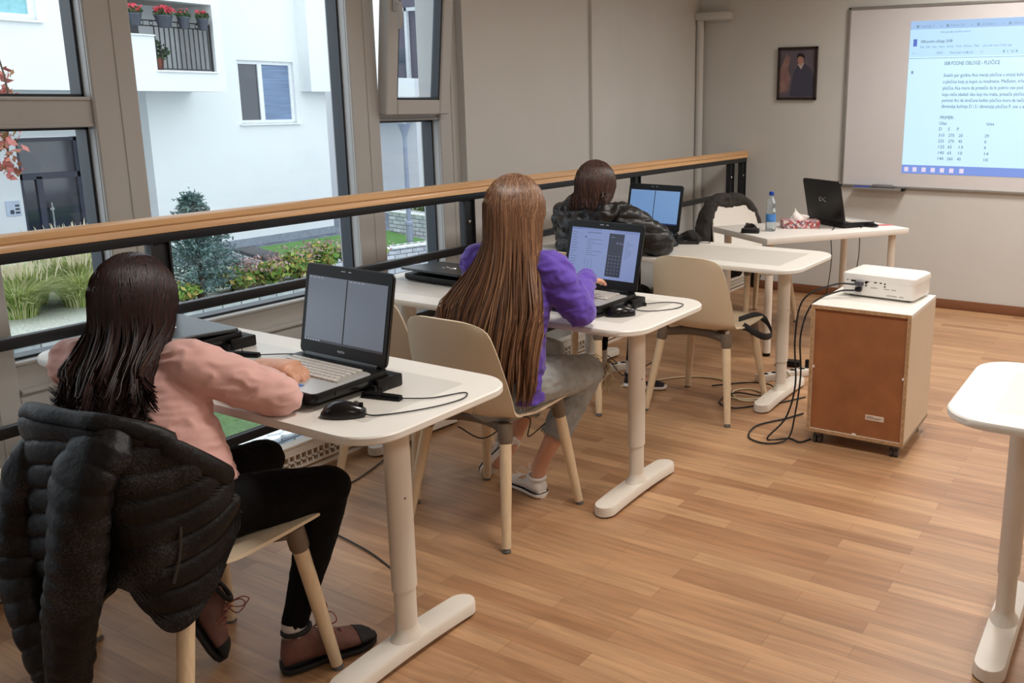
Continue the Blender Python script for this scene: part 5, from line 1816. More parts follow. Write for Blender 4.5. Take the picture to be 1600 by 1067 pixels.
def shoe(parent, heel, toe, ankle, m_up, m_sole, name='shoe', w=0.038, hs=0.06, laces=None, toecap=None, sole_h=0.024, up=None):
    """heel and toe on the sole line, ankle = point above the heel where the leg enters"""
    heel, toe, ankle = V(heel), V(toe), V(ankle)
    d = (toe - heel); L = d.length; d.normalize()
    u = (ankle - heel) if up is None else V(up); u = (u - d * u.dot(d)).normalized()
    M = frame_M(heel, d, u)     # x along the shoe, y up, z sideways
    def ringset(prof, sc=1.0):
        rings = []
        for (x, ww, y0, y1) in prof:
            ring = []
            for q in range(18):
                a = 2 * PI * q / 18
                cx, sy = math.cos(a), math.sin(a)
                yy = (y0 + y1) / 2 + (y1 - y0) / 2 * math.copysign(abs(sy) ** 0.7, sy)
                zz = ww * sc * math.copysign(abs(cx) ** 0.8, cx) * (1.0 if sy < 0.1 else 1 - 0.25 * sy)
                ring.append(M @ V((x * L, yy, zz)))
            rings.append(ring)
        return rings
    b = nb()
    s = sole_h * 0.7
    rings_mesh(b, ringset([(0.0, w * 0.45, s, hs * 0.7), (0.03, w * 0.75, s, hs * 1.2), (0.12, w * 0.85, s, hs * 1.45), (0.28, w * 0.88, s, hs * 1.4), (0.42, w * 0.9, s, hs * 1.12), (0.58, w, s, hs * 0.92), (0.75, w * 1.08, s, hs * 0.76), (0.9, w * 0.92, s, hs * 0.6), (0.97, w * 0.6, s, hs * 0.45), (1.0, w * 0.3, s, hs * 0.35)]))
    sh = obj(name, b, m_up, parent, 60, world=True)
    b = nb()
    rings_mesh(b, ringset([(-0.015, w * 0.55, 0, sole_h), (0.03, w * 0.9, 0, sole_h), (0.15, w * 0.98, 0, sole_h), (0.4, w * 0.92, 0, sole_h), (0.6, w * 1.05, 0, sole_h), (0.78, w * 1.15, 0, sole_h), (0.92, w * 0.98, 0.002, sole_h), (1.0, w * 0.6, 0.005, sole_h), (1.02, w * 0.3, 0.008, sole_h)]))
    obj('sole', b, m_sole, sh, 60, world=True)
    # collar opening
    b = nb()
    tube(b, [M @ V((L * 0.17 + 0.035 * math.cos(a), hs * 1.42 + 0.004 * math.cos(a), 0.033 * math.sin(a))) for a in [2 * PI * k / 16 for k in range(17)]], [0.007] * 17, 8)
    obj('collar', b, m_up if laces is None else laces[1], sh, 60, world=True)
    if laces:
        b = nb()
        for k in range(5):
            x = 0.36 + 0.08 * k
            y = hs * (1.28 - 0.13 * k)
            tube(b, [M @ V((x * L, y - 0.012, -w * 0.5)), M @ V(((x + 0.03) * L, y + 0.002, 0)), M @ V(((x + 0.05) * L, y - 0.012, w * 0.5))], [0.0022] * 3, 6, smooth=8)
        for sg in (-1, 1):
            pts = [(0.38, 1.3, 0), (0.42, 1.75, sg * 0.3), (0.52, 1.85, sg * 0.8), (0.55, 1.5, sg * 0.9), (0.42, 1.28, sg * 0.2)]
            tube(b, [M @ V((p[0] * L, p[1] * hs, p[2] * w)) for p in pts], [0.0018] * 5, 6, smooth=18)
            tube(b, [M @ V((0.4 * L, 1.3 * hs, 0)), M @ V((0.46 * L, 1.25 * hs, sg * w * 0.9)), M @ V((0.5 * L, 0.8 * hs, sg * w * 1.1))], [0.0018] * 3, 6, smooth=10)
        obj('laces', b, laces[0], sh, 60, world=True)
    if toecap:
        b = nb()
        rings_mesh(b, ringset([(0.80, w * 1.1, s, hs * 0.735), (0.9, w * 0.98, s, hs * 0.64), (0.975, w * 0.66, s, hs * 0.49), (1.01, w * 0.34, s, hs * 0.38)]))
        obj('toe_cap', b, toecap, sh, 60, world=True)
        b = nb()
        rings_mesh(b, ringset([(-0.018, w * 0.56, sole_h * 0.72, sole_h * 0.86), (0.03, w * 0.915, sole_h * 0.72, sole_h * 0.86), (0.15, w * 1.0, sole_h * 0.72, sole_h * 0.86), (0.4, w * 0.94, sole_h * 0.72, sole_h * 0.86), (0.6, w * 1.07, sole_h * 0.72, sole_h * 0.86), (0.78, w * 1.17, sole_h * 0.72, sole_h * 0.86), (0.92, w * 1.0, sole_h * 0.72, sole_h * 0.86), (1.0, w * 0.62, sole_h * 0.72, sole_h * 0.86), (1.025, w * 0.31, sole_h * 0.72, sole_h * 0.86)]))
        obj('sole_stripe', b, M_black, sh, 60, world=True)
    return sh

# ---------------------------------------------------------------- girl in pink
p1 = thing('person', 'person in a pink top with long dark hair, typing at the nearest table', 'person', (-2.05, 1.25, 0))
f1 = V((-0.45, 0.89, 0)).normalized()
hf1 = V((-0.42, 0.86, -0.30)).normalized()
HC1 = V((-2.16, 1.275, 1.012))
shR, shL = V((-2.01, 1.30, 0.87)), V((-2.265, 1.17, 0.87))
elR, wrR = V((-1.86, 1.44, 0.775)), V((-2.06, 1.495, 0.785))
elL, wrL = V((-2.28, 1.42, 0.765)), V((-2.045, 1.545, 0.80))
b = nb()
tube(b, [(-2.02, 1.21, 0.53), (-2.07, 1.23, 0.68), (-2.13, 1.24, 0.80), (-2.155, 1.235, 0.87)], [(0.125, 0.09), (0.11, 0.085), (0.125, 0.085), (0.10, 0.065)], 20, up=f1, smooth=10, dome=True)
tube(b, [(-2.155, 1.235, 0.87), (-2.16, 1.25, 0.94), HC1 - hf1 * 0.02 - V((0, 0, 0.03))], [0.05, 0.042, 0.045], 14, smooth=8, dome=True)
P1, R1 = head(b, HC1, hf1, (0, 0, 1), 1.0)
for (s_, e_, w_) in ((shR, elR, wrR), (shL, elL, wrL)):
    tube(b, [s_, (s_ + e_) / 2, e_], [0.040, 0.037, 0.031], 12, smooth=8, dome=True)
    tube(b, [e_, (e_ * 0.6 + w_ * 0.4), w_], [0.032, 0.031, 0.021], 12, smooth=8, dome=True)
hand(b, wrR, (-0.95, 0.3, -0.12), (0, 0, -1), (-0.3, -0.95, 0), 0.98, 0.6, 0.1)
hand(b, wrL + V((0.0, 0.0, 0.004)), (0.98, 0.16, 0.10), (0.05, 0, -1), (0.15, -0.98, -0.15), 1.08, 1.0, 0.15)
hipR, knR, anR = V((-1.945, 1.23, 0.525)), V((-1.835, 1.545, 0.50)), V((-1.895, 1.445, 0.10))
hipL, knL, anL = V((-2.085, 1.22, 0.525)), V((-2.115, 1.56, 0.515)), V((-2.165, 1.36, 0.20))
def legs(bm, sets, k=1.0, foot=True):
    for (h_, kn, an) in sets:
        tube(bm, [h_, (h_ + kn) / 2, kn], [0.083 * k, 0.070 * k, 0.055 * k], 16, smooth=8, dome=True)
        tube(bm, [kn, kn * 0.62 + an * 0.38, an], [0.054 * k, 0.051 * k, 0.033 * k], 14, smooth=8, dome=True)
legs(b, ((hipR, knR, anR), (hipL, knL, anL)), 0.78)
tube(b, [anR, (-1.89, 1.46, 0.05), (-1.85, 1.53, 0.032)], [0.026, 0.026, 0.02], 12, dome=True)
tube(b, [anL, (-2.16, 1.335, 0.15), (-2.125, 1.33, 0.09)], [0.026, 0.024, 0.018], 12, dome=True)
body1 = fused('body', b, 0.0048, M_skin, p1, 3)
eyes(p1, P1, R1, 1.0)
M_pink = mat('pink sweatshirt', (226, 178, 170), 0.85, var=0.03, scale=9, sheen=0.3, bump=0.06, bscale=400)
b = nb()
tube(b, [(-1.995, 1.235, 0.555), (-2.035, 1.24, 0.64), (-2.085, 1.24, 0.73), (-2.14, 1.245, 0.815), (-2.155, 1.24, 0.875), (-2.16, 1.245, 0.915)], [(0.138, 0.115), (0.136, 0.112), (0.143, 0.112), (0.158, 0.112), (0.135, 0.085), (0.07, 0.062)], 26, up=f1, smooth=14)
tube(b, [shR + V((-0.03, -0.01, 0.0)), shR, (shR + elR) / 2, elR], [0.060, 0.064, 0.060, 0.050], 16, smooth=12, dome=True)
tube(b, [elR, elR * 0.5 + wrR * 0.5, wrR * 0.94 + elR * 0.06], [0.050, 0.050, 0.042], 16, smooth=8, dome=True)
tube(b, [shL + V((0.03, 0.01, 0)), shL, (shL + elL) / 2, elL], [0.060, 0.064, 0.058, 0.048], 16, smooth=12, dome=True)
tube(b, [elL, elL * 0.8 + wrL * 0.2], [0.047, 0.041], 16, dome=True)
ff = fold(0.0045, 13, 3.0, (1, 1, 1.9))
def pinkd(p, n):
    return ff(p, n) + 0.0035 * math.sin((p.z * 1.6 + p.x * 0.9 - p.y) * 55) * (1 if 0.58 < p.z < 0.8 else 0.2) * abs(noise.noise(p * 7))
sw1 = fused('sweatshirt', b, 0.006, M_pink, p1, 6, pinkd)
b = nb()
c_ = wrR * 0.94 + elR * 0.06; dd = (wrR - elR).normalized()
tube(b, [c_ - dd * 0.02, c_ + dd * 0.018], [0.035, 0.030], 16)
obj('cuff', b, M_pink, sw1, world=True)
M_legg = mat('black leggings', (8, 7, 9), 0.8, var=0.12, spec=0.15)
b = nb(); legs(b, ((hipR, knR, anR + V((0, 0, 0.03))), (hipL, knL, anL)), 1.04)
tube(b, [(-2.02, 1.20, 0.50), (-2.02, 1.215, 0.60)], [(0.145, 0.105), (0.132, 0.1)], 20, up=(0, 1, 0), dome=True)
fused('leggings', b, 0.007, M_legg, p1, 5, fold(0.0015, 22))
for q_ in (anR, anL):
    b = nb(); tube(b, [q_ + V((0.0, 0.0, 0.04)), q_ - V((0, 0, 0.035))], [0.034, 0.034], 16)
    obj('sock', b, M_sock, p1, world=True)
M_boot = mat('brown hiking shoe', (112, 74, 64), 0.7, var=0.2, scale=25, bump=0.1, bscale=120)
M_bsole = mat('black rubber', (24, 22, 22), 0.7)
M_blace = mat('brown lace', (150, 84, 74), 0.6)
shoe(p1, (-1.905, 1.405, 0.0), (-1.805, 1.635, 0.0), (-1.90, 1.43, 0.12), M_boot, M_bsole, w=0.043, hs=0.082, laces=(M_blace, M_bsole), toecap=M_bsole, sole_h=0.032, up=(0, 0, 1))
shoe(p1, (-2.185, 1.30, 0.165), (-2.085, 1.335, 0.01), (-2.165, 1.36, 0.22), M_boot, M_bsole, w=0.043, hs=0.08, laces=(M_blace, M_bsole), toecap=M_bsole, sole_h=0.032, up=(0.5, 0.75, 0.5))
b1v = -f1
rt1 = V((f1.y, -f1.x, 0))
def tgt1(lat, t, dp):
    c = HC1.lerp(V((-2.125, 1.215, 0.8)), min(1, t * 1.4))
    w = 0.098 * (1 - t) + 0.085 * t
    q = V((c.x, c.y, 0)) + rt1 * (lat * w + 0.0) + b1v * ((0.095 + 0.045 * min(1, t * 1.6)) * (1 - 0.35 * lat * lat) + 0.022 * dp)
    return (q.x, q.y)
M_h1 = hair_mat('dark brown hair', [(20, 12, 11), (40, 23, 20), (66, 36, 30)], 0.4)
hair(p1, HC1, hf1, (0, 0, 1), 1.08, 1900, tgt1, 0.745, M_h1, 5, wave=0.014, curl=0.05, rad=0.0023, shell=[(0.0, 0.9, 0.05), (0.15, 0.85, 0.05), (0.35, 0.7, 0.04), (0.6, 0.6, 0.03), (0.8, 0.5, 0.015)])

# jacket hung over the chair of the girl in pink
jk = thing('puffer_jacket', 'black quilted puffer jacket hung over the back of the nearest chair', 'jacket', (-2.02, 1.0, 0.45))
def speckle(name, base, spk, scale=260, thr=0.62, rough=0.5):
    m = mat(name, base, rough, var=0.3, scale=6, bump=0.25, bscale=70, spec=0.3)
    nt = m.node_tree; bs = nt.nodes['Principled BSDF']
    src = bs.inputs['Base Color'].links[0].from_socket
    tc = nt.nodes.new('ShaderNodeTexCoord'); nz = nt.nodes.new('ShaderNodeTexNoise')
    nz.inputs['Scale'].default_value = scale; nz.inputs['Detail'].default_value = 4
    nt.links.new(tc.outputs['Object'], nz.inputs['Vector'])
    n2 = nt.nodes.new('ShaderNodeTexNoise'); n2.inputs['Scale'].default_value = 9
    nt.links.new(tc.outputs['Object'], n2.inputs['Vector'])
    ml = nt.nodes.new('ShaderNodeMath'); ml.operation = 'MULTIPLY'
    nt.links.new(nz.outputs['Fac'], ml.inputs[0]); nt.links.new(n2.outputs['Fac'], ml.inputs[1])
    mr = nt.nodes.new('ShaderNodeMapRange'); mr.inputs['From Min'].default_value = thr * 0.47; mr.inputs['From Max'].default_value = thr * 0.62
    nt.links.new(ml.outputs[0], mr.inputs[0])
    mx = nt.nodes.new('ShaderNodeMix'); mx.data_type = 'RGBA'
    nt.links.new(mr.outputs[0], mx.inputs['Factor']); nt.links.new(src, mx.inputs['A']); mx.inputs['B'].default_value = lin(spk)
    nt.links.new(mx.outputs['Result'], bs.inputs['Base Color'])
    return m
M_jk = speckle('black quilted fabric', (11, 9, 10), (52, 50, 52))
def quilt(z, sp=0.052, ph=0.0):
    return abs(math.sin(PI * (z + ph) / sp)) ** 0.38
path = [(-2.18, 1.13, .70, .36), (-2.185, 1.02, .78, .27), (-2.12, 0.962, .82, .235), (-2.04, 0.945, .838, .27), (-1.93, 0.95, .84, .40), (-1.845, 0.975, .838, .475), (-1.79, 1.045, .80, .36), (-1.765, 1.13, .73, .42), (-1.775, 1.215, .655, .575)]
def path_at(s):
    m = len(path) - 1
    i = min(int(s * m), m - 1); t = s * m - i
    def cr(k):
        a, b_, c_, d_ = path[max(0, i - 1)][k], path[i][k], path[i + 1][k], path[min(m, i + 2)][k]
        return 0.5 * (2 * b_ + (c_ - a) * t + (2 * a - 5 * b_ + 4 * c_ - d_) * t * t + (3 * b_ - a - 3 * c_ + d_) * t ** 3)
    return [cr(k) for k in range(4)]
b = nb()
NS, NT = 80, 150
G = []
for j in range(NT + 1):
    row = []
    for i in range(NS + 1):
        s = i / NS
        x, y, zt, zb = path_at(s)
        x2, y2, _, _ = path_at(min(1, s + 0.01)); x1, y1, _, _ = path_at(max(0, s - 0.01))
        tn = V((x2 - x1, y2 - y1, 0)).normalized(); nn = V((tn.y, -tn.x, 0))
        t = j / NT
        z = zt + (zb - zt) * t
        slant = 0.35 * max(0, s - 0.55) * (-1)
        q = quilt(z + slant * (s - 0.5) + 0.02 * math.sin(9 * s), 0.056)
        bulge = 0.012 * q + 0.02 * noise.noise(V((s * 5, t * 3, 1))) + 0.02 * t * math.sin(7 * s + 1)
        row.append(b.verts.new(V((x, y, z)) + nn * bulge))
    G.append(row)
for j in range(NT):
    for i in range(NS):
        b.faces.new((G[j][i], G[j][i + 1], G[j + 1][i + 1], G[j + 1][i]))
bmesh.ops.recalc_face_normals(b, faces=b.faces)
bmesh.ops.solidify(b, geom=b.faces, thickness=0.014)
obj('jacket_body', b, M_jk, jk, 60, world=True)
def sleeve(pts, rad, sp=0.05, ph=0.0, n=120):
    b = nb()
    P = catmull(pts, n); Rr = lerp_list(rad, n)
    acc = 0; out = []
    for k in range(n + 1):
        if k: acc += (P[k] - P[k - 1]).length
        q = quilt(acc + ph, sp)
        r = Rr[k]
        r = r if isinstance(r, tuple) else (r, r)
        out.append((r[0] * (0.89 + 0.12 * q), r[1] * (0.87 + 0.135 * q)))
    tube(b, P, out, 22, up=(0, 1, 0), fn=lambda s, a: 1 + 0.05 * math.sin(3 * a + 14 * s) + 0.03 * math.sin(7 * a - 23 * s), dome=True)
    return obj('sleeve', b, M_jk, jk, 60, world=True)
sleeve([(-1.85, 0.995, 0.81), (-1.865, 0.94, 0.72), (-1.90, 0.915, 0.50), (-1.955, 0.91, 0.33), (-1.975, 0.912, 0.235)], [(0.075, 0.045), (0.078, 0.052), (0.070, 0.052), (0.060, 0.048), (0.050, 0.040)])
sleeve([(-2.10, 0.985, 0.76), (-2.14, 0.955, 0.66), (-2.165, 0.94, 0.50), (-2.13, 0.925, 0.36), (-2.06, 0.92, 0.24)], [(0.04, 0.04), (0.055, 0.045), (0.06, 0.05), (0.058, 0.046), (0.05, 0.04)], 0.055)
# collar and lining rolled over the top edge of the chair
b = nb()
tp = [V((path_at(s)[0], path_at(s)[1] + (0.018 if s < 0.8 else 0.0), path_at(s)[2] + 0.004)) for s in [k / 40 for k in range(1, 40)]]
tube(b, tp, [(0.022 * (0.85 + 0.15 * math.sin(k * 0.9)), 0.026) for k in range(39)], 14, up=(0, 0, 1), dome=True)
obj('collar', b, M_jk, jk, 60, world=True)
b = nb()
pa_ = path_at(0.8)
tube(b, [(pa_[0] + 0.014, pa_[1], 0.60), (pa_[0] + 0.016, pa_[1] - 0.01, 0.54), (pa_[0] + 0.014, pa_[1] - 0.03, 0.48)], [(0.004, 0.003)] * 3, 6, smooth=10)
obj('pocket_zip', b, mat('zip metal', (60, 58, 58), 0.4, metal=0.6), jk, 60, world=True)

# ---------------------------------------------------------------- girl in purple
p2 = thing('person', 'person in a purple sweatshirt and grey jeans with very long light brown hair, typing', 'person', (-1.97, 2.5, 0))
f2 = V((-0.12, 1, 0)).normalized()
hf2 = V((-0.10, 0.95, -0.25)).normalized()
HC2 = V((-1.925, 2.505, 1.12))
sR2, sL2 = V((-1.795, 2.525, 0.935)), V((-2.085, 2.485, 0.94))
eR2, wR2 = V((-1.715, 2.575, 0.785)), V((-1.80, 2.70, 0.855))
eL2, wL2 = V((-2.17, 2.63, 0.785)), V((-2.055, 2.80, 0.845))
b = nb()
tube(b, [(-1.97, 2.43, 0.53), (-1.96, 2.44, 0.68), (-1.945, 2.47, 0.84), (-1.94, 2.49, 0.94)], [(0.13, 0.09), (0.115, 0.085), (0.13, 0.085), (0.10, 0.065)], 20, up=f2, smooth=10, dome=True)
tube(b, [(-1.94, 2.49, 0.93), (-1.935, 2.50, 1.02), HC2 - hf2 * 0.02 - V((0, 0, 0.03))], [0.05, 0.043, 0.045], 14, smooth=8, dome=True)
P2, R2_ = head(b, HC2, hf2, (0, 0, 1), 1.06)
for (s_, e_, w_) in ((sR2, eR2, wR2), (sL2, eL2, wL2)):
    tube(b, [s_, (s_ + e_) / 2, e_], [0.042, 0.038, 0.032], 12, smooth=8, dome=True)
    tube(b, [e_, (e_ * 0.6 + w_ * 0.4), w_], [0.033, 0.032, 0.021], 12, smooth=8, dome=True)
hand(b, wR2, (-0.10, 0.95, 0.05), (0, 0.1, -1), (-1, -0.1, 0.1), 1.1, 0.45, 0.9)
hand(b, wL2, (0.75, 0.65, 0.03), (0, 0.1, -1), (0.6, -0.8, 0.1), 1.08, 0.35, 0.9)
hR2, kR2, aR2 = V((-1.885, 2.46, 0.53)), V((-1.835, 2.80, 0.495)), V((-1.985, 2.69, 0.12))
hL2, kL2, aL2 = V((-2.045, 2.46, 0.53)), V((-2.03, 2.83, 0.53)), V((-2.205, 2.83, 0.16))
legs(b, ((hR2, kR2, aR2), (hL2, kL2, aL2)), 0.9)
tube(b, [aR2, (-1.99, 2.68, 0.05), (-2.07, 2.69, 0.035)], [0.031, 0.03, 0.025], 12, dome=True)
tube(b, [aL2, (-2.21, 2.79, 0.11), (-2.235, 2.74, 0.055)], [0.031, 0.028, 0.024], 12, dome=True)
fused('body', b, 0.005, M_skin, p2, 3)
eyes(p2, P2, R2_, 1.06)
M_purp = mat('purple sweatshirt', (90, 60, 170), 0.75, var=0.05, scale=9, sheen=0.25, bump=0.05, bscale=400)
b = nb()
tube(b, [(-1.965, 2.43, 0.475), (-1.965, 2.44, 0.58), (-1.955, 2.45, 0.72), (-1.945, 2.475, 0.86), (-1.94, 2.49, 0.935), (-1.935, 2.495, 0.975)], [(0.175, 0.125), (0.168, 0.125), (0.158, 0.115), (0.165, 0.11), (0.135, 0.085), (0.07, 0.062)], 26, up=f2, smooth=14)
tube(b, [sR2 + V((-0.03, 0, 0)), sR2, (sR2 + eR2) / 2, eR2], [0.060, 0.066, 0.064, 0.056], 16, smooth=12, dome=True)
tube(b, [eR2, eR2 * 0.5 + wR2 * 0.5, wR2 + V((-0.004, 0.05, 0.004))], [0.056, 0.050, 0.043], 16, smooth=8, dome=True)
tube(b, [sL2 + V((0.03, 0, 0)), sL2, (sL2 + eL2) / 2, eL2], [0.060, 0.066, 0.062, 0.054], 16, smooth=12, dome=True)
tube(b, [eL2, eL2 * 0.5 + wL2 * 0.5, wL2], [0.053, 0.048, 0.038], 16, smooth=8, dome=True)
g_ = fold(0.005, 14, 9.0, (1, 1, 1.6))
fused('sweatshirt', b, 0.006, M_purp, p2, 5, lambda p, n: g_(p, n) + 0.003 * math.sin((p.z * 1.4 + p.y) * 60) * abs(noise.noise(p * 6)))
M_jean = mat('grey washed denim', (158, 162, 162), 0.85, var=0.2, scale=14, bump=0.12, bscale=300)
b = nb()
for (h_, kn, an) in ((hR2, kR2, aR2), (hL2, kL2, aL2)):
    tube(b, [h_, (h_ + kn) / 2, kn], [0.092, 0.080, 0.066], 18, smooth=8, dome=True)
    q = kn.lerp(an, 0.66)
    tube(b, [kn, kn.lerp(an, 0.35), q], [0.065, 0.062, 0.058], 16, smooth=6)
tube(b, [(-1.965, 2.41, 0.505), (-1.965, 2.42, 0.60)], [(0.16, 0.115), (0.145, 0.105)], 20, up=(0, 1, 0), dome=True)
jn = fused('jeans', b, 0.007, M_jean, p2, 3, fold(0.003, 26, 1.0))
b = nb()
rj = random.Random(4)
for kn, dr_ in ((kR2, V((0.3, 0.5, -0.1))), ):
    for k in range(34):
        a = rj.uniform(-1.0, 1.0)
        p = kn + V((0.062 * math.cos(a) * 0.6 + 0.02, 0.058, 0.0)) + V((rj.gauss(0, 0.012), rj.gauss(0, 0.006), 0.035 * math.sin(a * 1.5)))
        tube(b, [p, p + V((rj.gauss(0.008, 0.008), rj.gauss(0.006, 0.006), -0.02)), p + V((rj.gauss(0.006, 0.01), rj.gauss(0, 0.008), -0.045 - 0.02 * rj.random()))], [0.0014] * 3, 4)
    for k in range(7):
        a0 = 0.15 + k * 0.03
        p = kn + V((0.0, -0.07 + k * 0.022, 0.068 - 0.003 * k))
        tube(b, [p + V((-0.035, 0, -0.012)), p + V((0, 0.004, 0.001)), p + V((0.035, 0.002, -0.012))], [0.0016] * 3, 4)
obj('frayed_threads', b, mat('frayed thread', (196, 180, 146), 0.9), jn, 60, world=True)
b = nb()
for kn, an in ((kR2, aR2), (kL2, aL2)):
    q = kn.lerp(an, 0.66); d_ = (an - kn).normalized(); o1 = d_.orthogonal().normalized(); o2 = d_.cross(o1)
    for k in range(60):
        a = k / 60 * 2 * PI
        p = q + (o1 * math.cos(a) + o2 * math.sin(a)) * 0.057
        tube(b, [p - d_ * 0.006, p + d_ * rj.uniform(0.004, 0.014)], [0.0022, 0.001], 4)
obj('frayed_hem', b, mat('frayed hem', (150, 150, 144), 0.9), jn, 60, world=True)
M_snk = mat('white canvas', (226, 220, 214), 0.8, bump=0.05, bscale=500)
M_rub = mat('white rubber', (236, 230, 224), 0.5)
shoe(p2, (-1.955, 2.665, 0.0), (-2.17, 2.72, 0.0), (-1.98, 2.68, 0.12), M_snk, M_rub, w=0.037, hs=0.055, laces=(M_rub, M_snk), toecap=M_rub, sole_h=0.028, up=(0, 0, 1))
shoe(p2, (-2.175, 2.80, 0.145), (-2.275, 2.70, 0.005), (-2.205, 2.83, 0.2), M_snk, M_rub, w=0.037, hs=0.055, laces=(M_rub, M_snk), toecap=M_rub, sole_h=0.028, up=(-0.5, 0.55, 0.5))
rt2 = V((f2.y, -f2.x, 0))
def tgt2(lat, t, dp):
    c = HC2.lerp(V((-1.955, 2.435, 0.7)), min(1, t * 1.3))
    w = 0.09 + 0.105 * min(1, t * 1.7) - 0.035 * max(0, t - 0.6)
    q = V((c.x - 0.02 * t, c.y, 0)) + rt2 * (lat * w) - f2 * ((0.10 + 0.03 * min(1, t * 1.6)) * (1 - 0.55 * lat * lat) + 0.03 * dp)
    return (q.x, q.y)
M_h2 = hair_mat('light brown hair', [(62, 40, 30), (112, 78, 56), (166, 126, 94)], 0.38)
hair(p2, HC2, hf2, (0, 0, 1), 1.18, 3200, tgt2, 0.545, M_h2, 8, wave=0.010, curl=0.0, rad=0.0022, K=16, azmax=112, shell=[(0.0, 0.9, 0.05), (0.12, 0.9, 0.05), (0.3, 0.85, 0.04), (0.6, 0.8, 0.03), (0.8, 0.7, 0.012)])

# ---------------------------------------------------------------- girl in black puffer
p3 = thing('person', 'person in a black hooded puffer jacket with brown hair, at the farthest table', 'person', (-2.5, 3.85, 0))
f3 = V((0.05, 1, 0)).normalized()
hf3 = V((0.02, 0.95, -0.22)).normalized()
HC3 = V((-2.485, 3.90, 1.08))
sR3, sL3 = V((-2.345, 3.92, 0.92)), V((-2.655, 3.90, 0.92))
eR3, wR3 = V((-2.215, 4.06, 0.80)), V((-2.37, 4.25, 0.815))
eL3, wL3 = V((-2.76, 4.06, 0.80)), V((-2.62, 4.27, 0.80))
b = nb()
tube(b, [(-2.5, 3.80, 0.53), (-2.5, 3.83, 0.70), (-2.5, 3.88, 0.84), (-2.5, 3.90, 0.92)], [(0.13, 0.09), (0.115, 0.085), (0.13, 0.085), (0.10, 0.065)], 20, up=f3, smooth=10, dome=True)
tube(b, [(-2.5, 3.90, 0.90), HC3 - V((0, 0, 0.03))], [0.05, 0.045], 14, dome=True)
P3, R3_ = head(b, HC3, hf3, (0, 0, 1), 1.02)
for (s_, e_, w_) in ((sR3, eR3, wR3), (sL3, eL3, wL3)):
    tube(b, [s_, (s_ + e_) / 2, e_], [0.042, 0.038, 0.032], 12, smooth=8, dome=True)
    tube(b, [e_, (e_ * 0.6 + w_ * 0.4), w_], [0.033, 0.032, 0.021], 12, smooth=8, dome=True)
hand(b, wR3, (-0.55, 0.8, 0.0), (0, 0, -1), (-1, -0.4, 0), 1.0, 0.5, 0.2)
hand(b, wL3, (0.35, 0.9, 0.0), (0, 0, -1), (1, -0.3, 0), 1.0, 0.5, 0.2)
hR3, kR3, aR3 = V((-2.42, 3.83, 0.53)), V((-2.37, 4.16, 0.49)), V((-2.37, 4.06, 0.10))
hL3, kL3, aL3 = V((-2.58, 3.83, 0.53)), V((-2.61, 4.17, 0.49)), V((-2.61, 4.13, 0.11))
legs(b, ((hR3, kR3, aR3), (hL3, kL3, aL3)), 0.86)
tube(b, [aR3, (-2.36, 4.06, 0.05), (-2.28, 4.08, 0.035)], [0.03, 0.03, 0.025], 12, dome=True)
tube(b, [aL3, (-2.61, 4.12, 0.05), (-2.58, 4.06, 0.04)], [0.03, 0.03, 0.025], 12, dome=True)
fused('body', b, 0.006, M_skin, p3, 3)
eyes(p3, P3, R3_, 1.02)
M_puf = mat('black shiny nylon', (17, 16, 18), 0.36, var=0.2, bump=0.25, bscale=45)
b = nb()
tube(b, [(-2.5, 3.80, 0.50), (-2.5, 3.82, 0.62), (-2.5, 3.85, 0.76), (-2.5, 3.885, 0.87), (-2.5, 3.90, 0.95)], [(0.175, 0.13), (0.18, 0.135), (0.185, 0.14), (0.19, 0.14), (0.12, 0.10)], 26, up=f3, smooth=14)
for (s_, e_, w_) in ((sR3, eR3, wR3), (sL3, eL3, wL3)):
    tube(b, [s_.lerp(V((-2.5, 3.9, 0.92)), 0.3), s_, s_.lerp(e_, 0.5), e_], [0.075, 0.085, 0.085, 0.078], 18, smooth=12, dome=True)
    tube(b, [e_, e_.lerp(w_, 0.5), w_.lerp(e_, 0.12)], [0.078, 0.07, 0.045], 18, smooth=8, dome=True)
def puff(p, n):
    z = p.z + 0.12 * (p.y - 3.9)
    return 0.012 * quilt(z, 0.062) - 0.004 + 0.008 * noise.noise(p * 22)
jkt = fused('puffer_jacket', b, 0.006, M_puf, p3, 5, puff)
b = nb()
hb = [V((-2.5 + 0.155 * math.cos(a), 3.90 - 0.125 * math.sin(a) + 0.0, 0.955 + 0.02 * math.sin(2 * a) - 0.035 * math.sin(a))) for a in [PI * k / 12 for k in range(-1, 14)]]
tube(b, hb, [(0.045, 0.05)] * 15, 14, up=(0, 0, 1), dome=True)
ellipsoid(b, (-2.49, 3.775, 0.885), (0.13, 0.055, 0.085))
fused('hood', b, 0.006, M_puf, jkt, 4, lambda p, n: 0.012 * (1 - 3 * abs(noise.noise(p * 16))))
b = nb(); legs(b, ((hR3, kR3, aR3 + V((0, 0, 0.05))), (hL3, kL3, aL3 + V((0, 0, 0.05)))), 1.0)
tube(b, [(-2.5, 3.80, 0.50), (-2.5, 3.81, 0.58)], [(0.15, 0.105), (0.14, 0.1)], 20, up=(0, 1, 0), dome=True)
fused('trousers', b, 0.008, M_legg, p3, 4, fold(0.002, 22))
for q_ in (aR3, aL3):
    b = nb(); tube(b, [q_ + V((0, 0, 0.05)), q_ - V((0, 0, 0.03))], [0.034, 0.034], 14)
    obj('sock', b, M_sock, p3, world=True)
M_bs = mat('black canvas', (34, 32, 40), 0.75)
shoe(p3, (-2.41, 4.05, 0.0), (-2.19, 4.11, 0.0), (-2.37, 4.06, 0.12), M_bs, M_rub, w=0.038, hs=0.055, sole_h=0.026, laces=(M_rub, M_bs), up=(0, 0, 1))
